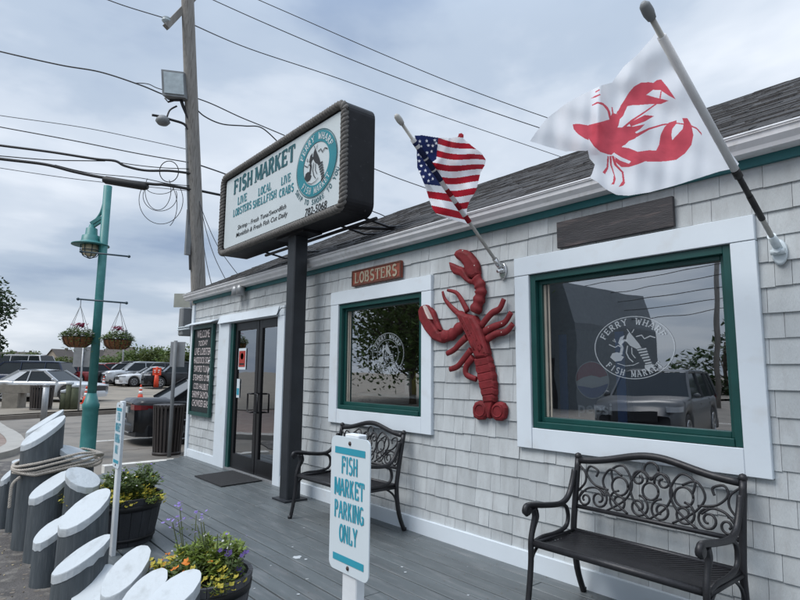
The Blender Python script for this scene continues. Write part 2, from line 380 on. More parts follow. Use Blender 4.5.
# ------------------------------------------------------------------ mesh builder
class MB:
    def __init__(s):
        s.v, s.f, s.m, s.sm = [], [], [], []
    def face(s, idx, m=0, smooth=False):
        s.f.append(tuple(idx)); s.m.append(m); s.sm.append(smooth)
    def add(s, verts, faces, m=0, smooth=False):
        b = len(s.v)
        s.v += [tuple(map(float, p)) for p in verts]
        for f in faces:
            s.face([i+b for i in f], m, smooth)
        return s
    def box(s, x0, x1, y0, y1, z0, z1, m=0, bev=0.0):
        if bev <= 0:
            return s.add([(x0, y0, z0), (x1, y0, z0), (x1, y1, z0), (x0, y1, z0), (x0, y0, z1), (x1, y0, z1), (x1, y1, z1), (x0, y1, z1)],
                         [(0, 3, 2, 1), (4, 5, 6, 7), (0, 1, 5, 4), (1, 2, 6, 5), (2, 3, 7, 6), (3, 0, 4, 7)], m)
        b = bev
        rings = [(z0, b), (z0+b, 0), (z1-b, 0), (z1, b)]
        vs, fs = [], []
        for z, i in rings:
            X0, X1, Y0, Y1 = x0+i, x1-i, y0+i, y1-i
            vs += [(X0+b-i, Y0, z), (X1-b+i, Y0, z), (X1, Y0+b-i, z), (X1, Y1-b+i, z), (X1-b+i, Y1, z), (X0+b-i, Y1, z), (X0, Y1-b+i, z), (X0, Y0+b-i, z)]
        for k in range(3):
            for j in range(8):
                a = k*8+j; c = k*8+(j+1) % 8
                fs.append((a, c, c+8, a+8))
        fs.append(tuple(range(7, -1, -1))); fs.append(tuple(range(24, 32)))
        return s.add(vs, fs, m)
    def obox(s, c, ax, ay, az, m=0):          # centre + three half-axis vectors
        c, ax, ay, az = map(np.array, (c, ax, ay, az))
        vs = [c+ax*i+ay*j+az*k for k in (-1, 1) for (i, j) in ((-1, -1), (1, -1), (1, 1), (-1, 1))]
        return s.add(vs, [(0, 3, 2, 1), (4, 5, 6, 7), (0, 1, 5, 4), (1, 2, 6, 5), (2, 3, 7, 6), (3, 0, 4, 7)], m)
    def bar(s, a, b, w, h, upv=(0, 0, 1), m=0):
        a, b = np.array(a, float), np.array(b, float)
        d = b-a; L = np.linalg.norm(d); d = d/L
        sx = np.cross(d, upv); sx = sx/np.linalg.norm(sx); sz = np.cross(sx, d)
        return s.obox((a+b)/2, d*L/2, sx*w/2, sz*h/2, m)
    def tube(s, pts, r, n=8, m=0, smooth=True, cap=True, flat=1.0, upv=None, closed=False):
        P = [np.array(p, float) for p in pts]
        k = len(P)
        rs = r if hasattr(r, '__len__') else [r]*k
        vs, fs = [], []
        prev = None
        for i in range(k):
            if closed:
                t = P[(i+1) % k]-P[i-1]
            else:
                t = P[min(i+1, k-1)]-P[max(i-1, 0)]
            t = t/(np.linalg.norm(t)+1e-12)
            if upv is not None:
                a = np.cross(t, upv)
            elif prev is None:
                a = np.cross(t, (0, 0, 1) if abs(t[2]) < 0.9 else (1, 0, 0))
            else:
                a = prev - t*(prev@t)
            a = a/(np.linalg.norm(a)+1e-12); prev = a
            b = np.cross(t, a)
            for j in range(n):
                th = 2*math.pi*j/n
                vs.append(P[i]+(a*math.cos(th)+b*math.sin(th)*flat)*rs[i])
        for i in range(k if closed else k-1):
            for j in range(n):
                a0 = i*n+j; a1 = i*n+(j+1) % n
                i2 = (i+1) % k
                fs.append((a0, a1, i2*n+(j+1) % n, i2*n+j))
        s.add(vs, fs, m, smooth)
        if cap and not closed:
            b = len(s.v)-len(vs)
            s.face([b+j for j in range(n-1, -1, -1)], m)
            s.face([b+(k-1)*n+j for j in range(n)], m)
        return s
    def lathe(s, prof, n=24, c=(0, 0, 0), m=0, smooth=True):
        vs, fs = [], []
        for r, z in prof:
            for j in range(n):
                th = 2*math.pi*j/n
                vs.append((c[0]+r*math.cos(th), c[1]+r*math.sin(th), c[2]+z))
        k = len(prof)
        for i in range(k-1):
            for j in range(n):
                fs.append((i*n+j, i*n+(j+1) % n, (i+1)*n+(j+1) % n, (i+1)*n+j))
        s.add(vs, fs, m, smooth)
        b = len(s.v)-len(vs)
        if prof[0][0] > 1e-4: s.face([b+j for j in range(n-1, -1, -1)], m)
        if prof[-1][0] > 1e-4: s.face([b+(k-1)*n+j for j in range(n)], m)
        return s
    def prism(s, poly, fn, t0, t1, m=0, inset=0.0, mid=None, smooth=False):
        # poly of 2-D points, fn(a, b, t) to 3-D; the t1 face may be inset for a rounded relief
        P = [np.array(p, float) for p in poly]
        n = len(P)
        ar = sum(P[i][0]*P[(i+1) % n][1]-P[(i+1) % n][0]*P[i][1] for i in range(n))
        if ar < 0: P.reverse()
        def ins(d):
            q = []
            for i in range(n):
                e1 = P[i]-P[i-1]; e2 = P[(i+1) % n]-P[i]
                n1 = np.array([-e1[1], e1[0]])/(np.linalg.norm(e1)+1e-9); n2 = np.array([-e2[1], e2[0]])/(np.linalg.norm(e2)+1e-9)
                nn = n1+n2; nn = nn/(np.linalg.norm(nn)+1e-9)
                q.append(P[i]+nn*d)
            return q
        rings = [(P, t0)]
        if inset:
            rings += [(P, t0+(t1-t0)*0.55), (ins(inset*0.4), t0+(t1-t0)*0.85), (ins(inset), t1)]
        else:
            rings += [(P, t1)]
        vs, fs = [], []
        for q, t in rings:
            vs += [fn(p[0], p[1], t) for p in q]
        for k in range(len(rings)-1):
            for i in range(n):
                a = k*n+i; b = k*n+(i+1) % n
                fs.append((a, b, b+n, a+n))
        s.add(vs, fs, m, smooth)
        b = len(s.v)-len(vs)
        s.face([b+i for i in range(n-1, -1, -1)], m)
        s.face([b+(len(rings)-1)*n+i for i in range(n)], m)
        return s
    def ball(s, c, r, n=8, m=0, sc_=(1, 1, 1)):
        prof = []
        vs, fs = [], []
        for i in range(n//2+1):
            ph = math.pi*i/(n//2)
            for j in range(n):
                th = 2*math.pi*j/n
                vs.append((c[0]+r*sc_[0]*math.sin(ph)*math.cos(th), c[1]+r*sc_[1]*math.sin(ph)*math.sin(th), c[2]+r*sc_[2]*math.cos(ph)))
        for i in range(n//2):
            for j in range(n):
                fs.append((i*n+j, (i+1)*n+j, (i+1)*n+(j+1) % n, i*n+(j+1) % n))
        return s.add(vs, fs, m, True)
    def leaf(s, c, L, w, d, nrm, m=0):
        c = np.array(c); d = d/np.linalg.norm(d)
        a = np.cross(d, nrm); a = a/(np.linalg.norm(a)+1e-9)
        nn = np.cross(a, d)
        return s.add([c, c+d*L*0.5+a*w/2-nn*w*0.15, c+d*L, c+d*L*0.5-a*w/2-nn*w*0.15], [(0, 1, 2, 3)], m)
    def build(s, name, mats, parent=None, world=False, smooth_angle=None):
        if not isinstance(mats, (list, tuple)): mats = [mats]
        me = bpy.data.meshes.new(name)
        vs = s.v
        if world and parent is not None:
            root = parent
            while root.parent is not None: root = root.parent
            mi = ROOTM[root.name].inverted()
            vs = [tuple(mi @ Vector(p)) for p in vs]
        me.from_pydata(vs, [], s.f)
        me.validate()
        for mm in mats: me.materials.append(mm)
        if len(me.polygons) == len(s.f):
            me.polygons.foreach_set('material_index', s.m)
            me.polygons.foreach_set('use_smooth', s.sm)
        me.update()
        o = bpy.data.objects.new(name, me)
        col.objects.link(o)
        if parent is not None: o.parent = parent
        return o
ROOTM = {}
def thing(name, label, cat, loc=(0, 0, 0), rz=0.0, group=None):
    o = bpy.data.objects.new(name, None)
    o.empty_display_size = 0.1
    col.objects.link(o)
    o.location = tuple(map(float, loc)); o.rotation_euler = (0, 0, rz)
    ROOTM[o.name] = Matrix.Translation(Vector(tuple(map(float, loc)))) @ Matrix.Rotation(rz, 4, 'Z')
    o['label'] = label; o['category'] = cat
    if group: o['group'] = group
    return o
def tag(o, label, cat, group=None):
    o['label'] = label; o['category'] = cat
    if group: o['group'] = group
    return o
def struct(o, kind='structure'):
    o['kind'] = kind; return o
def copy_tree(o, parent=None):
    c = o.copy(); col.objects.link(c)
    if parent is not None: c.parent = parent
    for ch in [x for x in bpy.data.objects if x.parent == o]:
        copy_tree(ch, c)
    return c
def rv0():
    a = rnd.uniform(0, 2*math.pi); return np.array([math.cos(a), math.sin(a), .1])
def fwd(p, q=(0, 0, 0)): return np.array(p, float)+np.array(q, float)
def arc(cx, cy, r, a0, a1, n=12, ry=None):
    ry = r if ry is None else ry
    return [(cx+r*math.cos(R(a0+(a1-a0)*i/n)), cy+ry*math.sin(R(a0+(a1-a0)*i/n))) for i in range(n+1)]
def spline(pts, n=6):
    P = [np.array(p, float) for p in pts]
    out = []
    for i in range(len(P)-1):
        p0 = P[max(i-1, 0)]; p1 = P[i]; p2 = P[i+1]; p3 = P[min(i+2, len(P)-1)]
        for k in range(n):
            t = k/n
            out.append(0.5*((2*p1)+(-p0+p2)*t+(2*p0-5*p1+4*p2-p3)*t*t+(-p0+3*p1-3*p2+p3)*t**3))
    out.append(P[-1]); return out

# ------------------------------------------------------------------ lettering
def sans(txt, bold=0.0, shear=0.0):
    cu = bpy.data.curves.new('lettering', 'FONT')
    cu.body = txt; cu.size = 1.0; cu.offset = bold; cu.shear = shear; cu.resolution_u = 3
    ob = bpy.data.objects.new('lettering', cu)
    me = bpy.data.meshes.new_from_object(ob)
    vs = np.array([v.co[:2] for v in me.vertices]); fs = [tuple(p.vertices) for p in me.polygons]
    bpy.data.objects.remove(ob); bpy.data.meshes.remove(me); bpy.data.curves.remove(cu)
    return vs, fs
def put_text(mb, txt, o, u, v, w, h, m=0, bold=0.0, shear=0.0):
    """letters filling a w x h box whose lower-left corner is o"""
    vs, fs = sans(txt, bold, shear)
    lo, hi = vs.min(0), vs.max(0)
    o, u, v = np.array(o, float), np.array(u, float), np.array(v, float)
    q = (vs-lo)/(hi-lo)
    mb.add([o+u*(a*w)+v*(b*h) for a, b in q], fs, m)
SER = {
 'A': ([('n', [(.08, 0), (.46, 1)]), ('k', [(.5, 1), (.88, 0)]), ('n', [(.25, .36), (.74, .36)])], [(.09, 0), (.88, 0)]),
 'B': ([('k', [(.22, 0), (.22, 1)]), ('n', [(.22, .97), (.5, .97)]), ('k', arc(.5, .75, .24, 90, -90, 6, .22)), ('n', [(.22, .52), (.5, .52)]), ('k', arc(.5, .27, .30, 90, -90, 6, .24)), ('n', [(.22, .03), (.5, .03)])], [(.2, 0), (.2, 1)]),
 'C': ([('k', arc(.54, .5, .38, 50, 310, 14, .46))], []),
 'D': ([('k', [(.22, 0), (.22, 1)]), ('n', [(.22, .97), (.45, .97)]), ('k', arc(.45, .5, .38, 90, -90, 9, .46)), ('n', [(.22, .03), (.45, .03)])], [(.2, 0), (.2, 1)]),
 'E': ([('k', [(.24, 0), (.24, 1)]), ('n', [(.24, .96), (.8, .96)]), ('n', [(.24, .52), (.66, .52)]), ('n', [(.24, .04), (.84, .04)]), ('n', [(.8, 1), (.8, .78)]), ('n', [(.84, 0), (.84, .24)]), ('n', [(.66, .40), (.66, .64)])], [(.22, 0), (.22, 1)]),
 'F': ([('k', [(.24, 0), (.24, 1)]), ('n', [(.24, .96), (.8, .96)]), ('n', [(.24, .52), (.66, .52)]), ('n', [(.8, 1), (.8, .76)]), ('n', [(.66, .40), (.66, .64)])], [(.24, 0), (.22, 1)]),
 'G': ([('k', arc(.52, .5, .36, 48, 345, 15, .46)), ('k', [(.86, .06), (.86, .46)]), ('k', [(.86, .44), (.56, .44)])], []),
 'H': ([('k', [(.2, 0), (.2, 1)]), ('k', [(.8, 0), (.8, 1)]), ('n', [(.2, .5), (.8, .5)])], [(.2, 0), (.2, 1), (.8, 0), (.8, 1)]),
 'I': ([('k', [(.5, 0), (.5, 1)])], [(.5, 0), (.5, 1)]),
 'K': ([('k', [(.22, 0), (.22, 1)]), ('n', [(.26, .42), (.76, 1)]), ('k', [(.42, .58), (.82, 0)])], [(.22, 0), (.22, 1), (.78, 1), (.83, 0)]),
 'L': ([('k', [(.26, 0), (.26, 1)]), ('n', [(.26, .04), (.82, .04)]), ('n', [(.82, 0), (.82, .3)])], [(.26, 0), (.26, 1)]),
 'M': ([('n', [(.1, 0), (.1, 1)]), ('k', [(.13, 1), (.5, .12)]), ('n', [(.5, .12), (.86, 1)]), ('k', [(.88, 0), (.88, 1)])], [(.1, 0), (.1, 1), (.88, 0), (.88, 1)]),
 'N': ([('n', [(.16, 0), (.16, 1)]), ('k', [(.18, 1), (.82, 0)]), ('n', [(.84, 0), (.84, 1)])], [(.16, 0), (.16, 1), (.84, 1)]),
 'O': ([('k', arc(.5, .5, .37, 0, 360, 18, .46))], []),
 'P': ([('k', [(.24, 0), (.24, 1)]), ('n', [(.24, .97), (.5, .97)]), ('k', arc(.5, .73, .27, 90, -90, 7, .24)), ('n', [(.24, .48), (.5, .48)])], [(.24, 0), (.22, 1)]),
 'R': ([('k', [(.22, 0), (.22, 1)]), ('n', [(.22, .97), (.5, .97)]), ('k', arc(.5, .74, .25, 90, -90, 7, .23)), ('n', [(.22, .5), (.5, .5)]), ('k', [(.5, .5), (.8, 0)])], [(.22, 0), (.2, 1), (.82, 0)]),
 'S': ([('k', arc(.5, .74, .28, 30, 240, 9, .23)+arc(.5, .27, .30, 75, -150, 10, .24))], []),
 'T': ([('k', [(.5, 0), (.5, 1)]), ('n', [(.1, .96), (.9, .96)]), ('n', [(.1, 1), (.1, .72)]), ('n', [(.9, 1), (.9, .72)])], [(.5, 0)]),
 'U': ([('k', [(.2, 1), (.2, .32)]), ('k', arc(.5, .32, .30, 180, 360, 9, .29)), ('n', [(.8, .32), (.8, 1)])], [(.2, 1), (.8, 1)]),
 'V': ([('k', [(.12, 1), (.5, 0)]), ('n', [(.5, 0), (.88, 1)])], [(.12, 1), (.88, 1)]),
 'W': ([('k', [(.05, 1), (.28, 0)]), ('n', [(.28, 0), (.5, .8)]), ('k', [(.5, .8), (.72, 0)]), ('n', [(.72, 0), (.95, 1)])], [(.06, 1), (.94, 1)]),
 'Y': ([('k', [(.1, 1), (.5, .48)]), ('n', [(.5, .48), (.9, 1)]), ('k', [(.5, .5), (.5, 0)])], [(.12, 1), (.88, 1), (.5, 0)]),
}
LIFT = [0.0]
def stroke2d(P, w):
    q = []
    for i in range(len(P)):
        a = np.array(P[max(i-1, 0)]); b = np.array(P[min(i+1, len(P)-1)])
        d = b-a; d = d/(np.linalg.norm(d)+1e-9); n = np.array([-d[1], d[0]])
        q.append((np.array(P[i])+n*w/2, np.array(P[i])-n*w/2))
    return q
def letter(mb, ch, fn, cw, chh, m=0, kw=.2, nw=.09, serif=True):
    """fn(a, b, lift): letter-cell coordinates (metres) to 3-D"""
    if ch not in SER: return
    strokes, sers = SER[ch]
    for kind, P in strokes:
        LIFT[0] = (LIFT[0]+1) % 7
        lf = LIFT[0]*0.0002
        P = [(a*cw, b*chh) for a, b in P]
        w = (kw if kind == 'k' else nw)*min(cw*1.15, chh)
        q = stroke2d(P, w)
        vs = []
        for l, r_ in q: vs += [fn(l[0], l[1], lf), fn(r_[0], r_[1], lf)]
        mb.add(vs, [(2*i, 2*i+1, 2*i+3, 2*i+2) for i in range(len(q)-1)], m)
    if serif:
        for a, b in sers:
            LIFT[0] = (LIFT[0]+1) % 7
            lf = LIFT[0]*0.0002+0.0015
            hw = .17*cw; hh = .075*chh
            b0 = 0 if b < .5 else chh-hh
            mb.add([fn(a*cw-hw, b0, lf), fn(a*cw+hw, b0, lf), fn(a*cw+hw, b0+hh, lf), fn(a*cw-hw, b0+hh, lf)], [(0, 1, 2, 3)], m)
def put_serif(mb, txt, o, u, v, nrm, w, h, m=0, **k):
    o, u, v, nrm = (np.array(x, float) for x in (o, u, v, nrm))
    wt = {'I': .5, ' ': .45, 'M': 1.15, 'W': 1.2}
    tot = sum(wt.get(c, 1) for c in txt)
    x = 0; cu = w/tot
    for c in txt:
        cw = wt.get(c, 1)*cu
        x0 = x if c != 'I' else x-.25*cu
        ww = cw if c != 'I' else cu
        letter(mb, c, lambda a, b, l, x0=x0: o+u*(x0+a)+v*b+nrm*l, ww, h, m, **k)
        x += cw
def put_arc_serif(mb, txt, c, u, v, nrm, rx, ry, a0, a1, h, m=0, inward=False, **k):
    """letters along an elliptic arc, tops outward (or inward for the lower arc)"""
    c, u, v, nrm = (np.array(x, float) for x in (c, u, v, nrm))
    n = len(txt)
    for i, ch in enumerate(txt):
        a = R(a0+(a1-a0)*i/(n-1))
        p = c+u*rx*math.cos(a)+v*ry*math.sin(a)
        rad = u*math.cos(a)+v*math.sin(a)
        tan = u*math.sin(a)-v*math.cos(a)
        if inward: rad, tan = -rad, -tan
        step = abs(R(a1-a0))*(rx+ry)/2/(n-1)*0.92
        letter(mb, ch, lambda s_, t_, l, p=p, rad=rad, tan=tan: p+tan*(s_-step/2)+rad*(t_-h/2)+nrm*l, step, h, m, **k)

# ------------------------------------------------------------------ ground
def grid_sheet(name, x0, x1, y0, y1, nx, ny, fz, m):
    b = MB(); vs = []; fs = []
    for j in range(ny+1):
        for i in range(nx+1):
            x = x0+(x1-x0)*i/nx; y = y0+(y1-y0)*j/ny
            vs.append((x, y, fz(x, y)))
    for j in range(ny):
        for i in range(nx):
            a = j*(nx+1)+i
            fs.append((a, a+1, a+nx+2, a+nx+1))
    b.add(vs, fs)
    return struct(b.build(name, m))
def slab(name, poly, z0, z1, m):
    b = MB(); b.prism(poly, lambda a, c, t: (a, c, t), z0, z1)
    return struct(b.build(name, m))
grid_sheet('ground', -1500, 1500, -1500, 1500, 2, 2, lambda x, y: -0.35, M['lot'])
slab('road', [(-30.0, -60), (-34, 60), (60, 60), (60, -60)], -0.34, -0.15, M['road'])
# gently rising parking lot beyond the far kerb
def lotz(x, y):
    d = (np.array([x, y, 0])-CAM)@FH
    return max(-0.02, min(0.10+(d-25)*0.0167, 0.10+85*0.0167))
b = MB(); vs = []; fs = []
NX, NY = 30, 24
for j in range(NY+1):
    y = -80+j*(200/NY)
    xe = -22.25-(y+1.65)*(2.0/3.7)*0.55
    for i in range(NX+1):
        x = xe-(i/NX)**1.5*180
        vs.append((x, y, lotz(x, y)))
for j in range(NY):
    for i in range(NX):
        a = j*(NX+1)+i
        fs.append((a, a+NX+1, a+NX+2, a+1))
b.add(vs, fs)
struct(b.build('parking_lot', M['lot']))
# far kerb
kx = lambda y: -22.25-(y+1.65)*(2.0/3.7)*0.55
b = MB()
for j in range(60):
    y0 = -24+j*1.3
    b.prism([(kx(y0)+0.16, y0+.004), (kx(y0+1.3)+0.16, y0+1.296), (kx(y0+1.3)-0.02, y0+1.296), (kx(y0)-0.02, y0+.004)], lambda a, c, t: (a, c, t), -0.2, -0.012)
struct(b.build('far_kerb', M['granite']))
# street corner pavement at left with pale kerb
crv = spline([(-40, -2.0), (-20, -1.86), (-17.2, -1.80), (-15.4, -1.80), (-13.8, -1.96), (-12.7, -2.35), (-12.1, -3.1), (-11.92, -4.3), (-11.9, -6), (-11.9, -9)], 5)
inn = spline([(-40, -2.34), (-20, -2.2), (-17.2, -2.14), (-15.4, -2.13), (-14.0, -2.25), (-13.1, -2.6), (-12.6, -3.2), (-12.42, -4.3), (-12.4, -6), (-12.4, -9)], 5)
b = MB()
b.prism([tuple(p) for p in inn]+[(-40, -9)], lambda a, c, t: (a, c, t), -0.3, -0.05)
struct(b.build('brick_pavement', M['brick']))
b = MB()
for i in range(len(crv)-1):
    b.prism([tuple(crv[i]), tuple(crv[i+1]), tuple(inn[i+1]), tuple(inn[i])], lambda a, c, t: (a, c, t), -0.3, -0.035)
struct(b.build('pale_kerb', M['kerb']))
slab('asphalt_footway', [(-11.0, -1.95), (-9.6, -2.2), (-8.2, -2.45), (6, -2.45), (6, -8.5), (-11.89, -8.5), (-11.89, -4.5), (-12.09, -3.1), (-12.3, -2.7), (-12.0, -2.2)], -0.3, -0.135, M['asphalt'])
b = MB()
b.box(-14.55, -14.37, -0.6, 9, -0.1485, -0.146)
b.box(-9.98, -9.80, -1.35, -0.15, -0.1485, -0.02)
b.box(-9, 9, -12.2, -12.05, -0.1485, -0.146)
b.box(-9, 9, -16.4, -16.25, -0.1485, -0.146)
struct(b.build('road_line', M['line']))
# cracks and tar seams on the road
b = MB()
for y0, y1, x0, x1 in ((-1.2, 1.0, -12.4, -12.7), (-1.4, 3, -16.6, -17.2), (-0.5, 4, -19.5, -20.1), (-1.0, 2, -18.2, -18.0)):
    for k in range(14):
        t0, t1 = k/14, (k+1)/14
        a = np.array([x0+(x1-x0)*t0+rnd.uniform(-.06, .06), y0+(y1-y0)*t0]); c = np.array([x0+(x1-x0)*t1+rnd.uniform(-.06, .06), y0+(y1-y0)*t1])
        b.add([(a[0]-.035, a[1], -.147), (a[0]+.035, a[1], -.147), (c[0]+.035, c[1], -.147), (c[0]-.035, c[1], -.147)], [(0, 1, 2, 3)])
struct(b.build('tar_seam', M['granite']))

# deck: boards along the wall
b = MB()
def deck_left(y): return -10.02+(-y)*0.66 if y < -0.1 else -10.02
bw = 0.142
y = -0.005
while y > -2.47:
    x = deck_left(y-bw/2)
    while x < 4:
        L = rnd.choice((3.66, 4.27, 4.88, 2.44))
        x1 = min(x+L, 4)
        dz = rnd.uniform(-.0015, .0015)
        b.box(x+.002, x1-.002, y-bw+.0048, y-.0048, -0.035, dz, bev=0.003)
        x = x1
    y -= bw
struct(b.build('deck', M['deck']))
b = MB()
b.box(deck_left(-1.3), 4, -2.49, -0.002, -0.149, -0.042)
b.add([(-10.0, -.03, -.149), (deck_left(-2.47), -2.47, -.149), (deck_left(-2.47), -2.47, -.012), (-10.0, -.03, -.012)], [(0, 1, 2, 3)])
struct(b.build('deck_base', M['granite']))

def splat(b, x, y, z, r, k=9):
    P = [(x+r*rnd.uniform(.5, 1.2)*math.cos(2*math.pi*i/k), y+r*rnd.uniform(.5, 1.2)*math.sin(2*math.pi*i/k), z) for i in range(k)]
    b.add(P, [tuple(range(k))])
b = MB()
q = onZ(297, 557, .003); splat(b, q[0], q[1], .003, .04); splat(b, q[0]+.09, q[1]+.03, .003, .018)
for i in range(70):
    splat(b, rnd.uniform(-8, -1), rnd.uniform(-2.3, -.1), .0032, rnd.choice((.004, .006, .008, .012)), 7)
o = b.build('deck_spots', M['pilecap'])
b2_ = MB()
for k in range(17):
    for j in range(34):
        for dy in (-.032, .032):
            x, y = -9.9+j*.406+rnd.uniform(-.006, .006), -.076-k*.142+dy
            if x > deck_left(y)+.05: splat(b2_, x, y, .0028, .0055, 6)
struct(b2_.build('deck_screws', M['granite']), 'stuff'); struct(o, 'stuff')
b = MB()
for i in range(900):
    x, y = rnd.uniform(-11, -2), rnd.uniform(-4.6, -2.5)
    r = rnd.choice((.006, .008, .012, .02)); splat(b, x, y, -.1335, r*1.1, 6)
    if r < .013: b.ball((x+.1, y+.05, -.131), r*.6, 4)
o = b.build('footway_grit', M['granite']); struct(o, 'stuff')
b = MB()
for i in range(260):
    x, y = rnd.uniform(-9, -3), rnd.uniform(-3.6, -2.5)
    b.leaf((x, y, -.132), rnd.uniform(.015, .035), .012, rv0(), np.array([rnd.uniform(-.3, .3), rnd.uniform(-.3, .3), 1]))
o = b.build('fallen_petals', mat('dry_petal', (.30, .25, .15), .9, island=.5)); struct(o, 'stuff')

# ------------------------------------------------------------------ the fish market building
bld = thing('fish_market_building', 'low grey shingled fish market with white trim, teal fascia and dark pitched roof', 'building', (-4, 2, 0))
XL, XR = -10.1, 4.0
ZT = 2.83
WX = [(-5.545, -3.825), (-2.845, -1.115)]     # window trim outer x
WZ = (0.89, 2.37)
OX = [(-5.385, -3.965), (-2.705, -1.25)]      # green frame opening
OZ = (1.045, 2.22)
DX, DZ = (-8.84, -6.66), 2.33                 # door trim outer
holes = [(WX[0][0], WX[0][1], WZ[0], WZ[1]), (WX[1][0], WX[1][1], WZ[0], WZ[1]), (DX[0], DX[1], -1, DZ)]
ohole = [(OX[0][0], OX[0][1], *OZ), (OX[1][0], OX[1][1], *OZ), (-8.43, -6.85, -1, 2.19)]
# wall sheathing with openings
xs = sorted({XL, XR, *[h[0] for h in ohole], *[h[1] for h in ohole]})
zs = sorted({-0.1, ZT, *[h[2] for h in ohole if h[2] > 0], *[h[3] for h in ohole]})
b = MB()
for i in range(len(xs)-1):
    for j in range(len(zs)-1):
        cx, cz = (xs[i]+xs[i+1])/2, (zs[j]+zs[j+1])/2
        if any(h[0] < cx < h[1] and h[2] < cz < h[3] for h in ohole): continue
        b.box(xs[i], xs[i+1], 0.012, 0.14, zs[j], zs[j+1])
# gable end and rear walls
YB, RY, RZ = 9.9, 4.9, 5.36
b.prism([(0.14, -0.1), (YB, -0.1), (YB, 2.75), (RY, 5.25), (0.14, 2.75)], lambda a, c, t: (t, a, c), XL, XL+0.12)
b.box(XL+.12, XR, YB-0.1, YB, -0.1, 2.8)
b.prism([(0.14, -0.1), (YB, -0.1), (YB, 2.75), (RY, 5.25), (0.14, 2.75)], lambda a, c, t: (t, a, c), XR-0.12, XR)
wall = b.build('wall', M['interior'], bld, world=True)
# shingles, one small tapered board each
b = MB()
ex = 0.144
z = 0.939-ex*6
row = 0
while z < 2.74:
    z0, z1 = max(z, 0.10), min(z+ex+0.012, 2.74)
    if z1-z0 > 0.03:
        x = XL+0.09-rnd.uniform(0, .12)
        while x < XR:
            w = rnd.choice((0.09, 0.11, 0.13, 0.15, 0.17, 0.19, 0.22))*rnd.uniform(.92, 1.08)
            a0, a1 = max(x+.0012, XL+0.092), min(x+w-.0012, XR)
            segs = [(a0, a1, z0, z1)] if a1-a0 > .008 else []
            for h in holes:
                ns = []
                for (p0, p1, q0, q1) in segs:
                    if p1 <= h[0] or p0 >= h[1] or q1 <= h[2] or q0 >= h[3]:
                        ns.append((p0, p1, q0, q1)); continue
                    if p0 < h[0]: ns.append((p0, h[0]-.001, q0, q1))
                    if p1 > h[1]: ns.append((h[1]+.001, p1, q0, q1))
                    m0, m1 = max(p0, h[0]), min(p1, h[1])
                    if q0 < h[2]: ns.append((m0, m1, q0, h[2]-.001))
                    if q1 > h[3]: ns.append((m0, m1, h[3]+.001, q1))
                segs = ns
            jit = rnd.uniform(-.004, .003); tk = rnd.uniform(.013, .019)
            for (p0, p1, q0, q1) in segs:
                if p1-p0 < .006 or q1-q0 < .012: continue
                yb = 0.012-tk; yt = 0.012-0.004
                j0 = jit if q0 == z0 and q0 > .11 else 0
                b.add([(p0, yb, q0+j0), (p1, yb, q0+j0), (p1, .012, q0+j0), (p0, .012, q0+j0), (p0, yt, q1), (p1, yt, q1), (p1, .012, q1), (p0, .012, q1)],
                      [(0, 3, 2, 1), (4, 5, 6, 7), (0, 1, 5, 4), (1, 2, 6, 5), (3, 0, 4, 7)])
            x += w
    z += ex; row += 1
b.build('shingles', M['shingle'], wall, world=True)
# trim
b = MB()
b.box(XL-0.015, XL+0.09, -0.03, 0.14, -0.1, 2.62, bev=.004)
b.build('corner_board', M['white'], bld, world=True)
b = MB()
b.box(XL+0.092, DX[0]-.002, -0.026, 0.011, -0.03, 0.125, bev=.003)
b.box(DX[1]+.002, XR, -0.026, 0.011, -0.03, 0.130, bev=.003)
b.build('baseboard', M['white'], bld, world=True)
b = MB()
b.box(XL-0.01, XR, -0.024, 0.011, 2.655, 2.83)
b.build('fascia', M['teal'], bld, world=True)
# gutter, K profile swept along the eave
prof = [(-.03, 2.815), (-.155, 2.815), (-.158, 2.800), (-.148, 2.795), (-.145, 2.765), (-.120, 2.735), (-.112, 2.712), (-.03, 2.706)]
b = MB(); b.prism(prof, lambda a, c, t: (t, a, c), XL-0.17, XR)
b.tube([(XL-.17, -.155, 2.812), (XR, -.155, 2.812)], .008, 6)
b.build('gutter', M['gutter'], bld, world=True)
# rake board of the left gable
b = MB()
sl = (RZ-2.83)/(RY+0.12)
b.prism([(-.1, 2.70), (RY, RZ-.16), (RY, RZ-.02), (-.1, 2.82)], lambda a, c, t: (t, a, c), XL-.16, XL-.02)
b.build('rake_board', M['gutter'], bld, world=True)
# roof: deck + tabs
b = MB()
ny = 36
for k in range(ny):
    y0 = -.10+(RY+.10)*k/ny; y1 = -.10+(RY+.10)*(k+1)/ny
    z0 = 2.83+sl*(y0+.12); z1 = 2.83+sl*(y1+.12)
    x = XL-.18-rnd.uniform(0, .3)
    while x < XR+.2:
        w = rnd.choice((.11, .16, .2, .25, .33))*rnd.uniform(.85, 1.15)
        a0, a1 = max(x, XL-.18), min(x+w-.006, XR+.2)
        if a1-a0 > .02:
            t = rnd.choice((.006, .011, .017))
            b.add([(a0, y0, z0), (a1, y0, z0), (a1, y1+.02, z1+.010), (a0, y1+.02, z1+.010), (a0, y0, z0+t), (a1, y0, z0+t), (a1, y1+.02, z1+.016), (a0, y1+.02, z1+.016)],
                  [(0, 3, 2, 1), (4, 5, 6, 7), (0, 1, 5, 4), (1, 2, 6, 5), (2, 3, 7, 6), (3, 0, 4, 7)])
        x += w
b.prism([(-.08, 2.80), (RY, RZ-.03), (YB+.3, 2.75), (YB+.3, 2.72), (RY, RZ-.1), (-.08, 2.77)], lambda a, c, t: (t, a, c), XL-.14, XR+.2)
b.build('roof', M['roof'], bld, world=True)
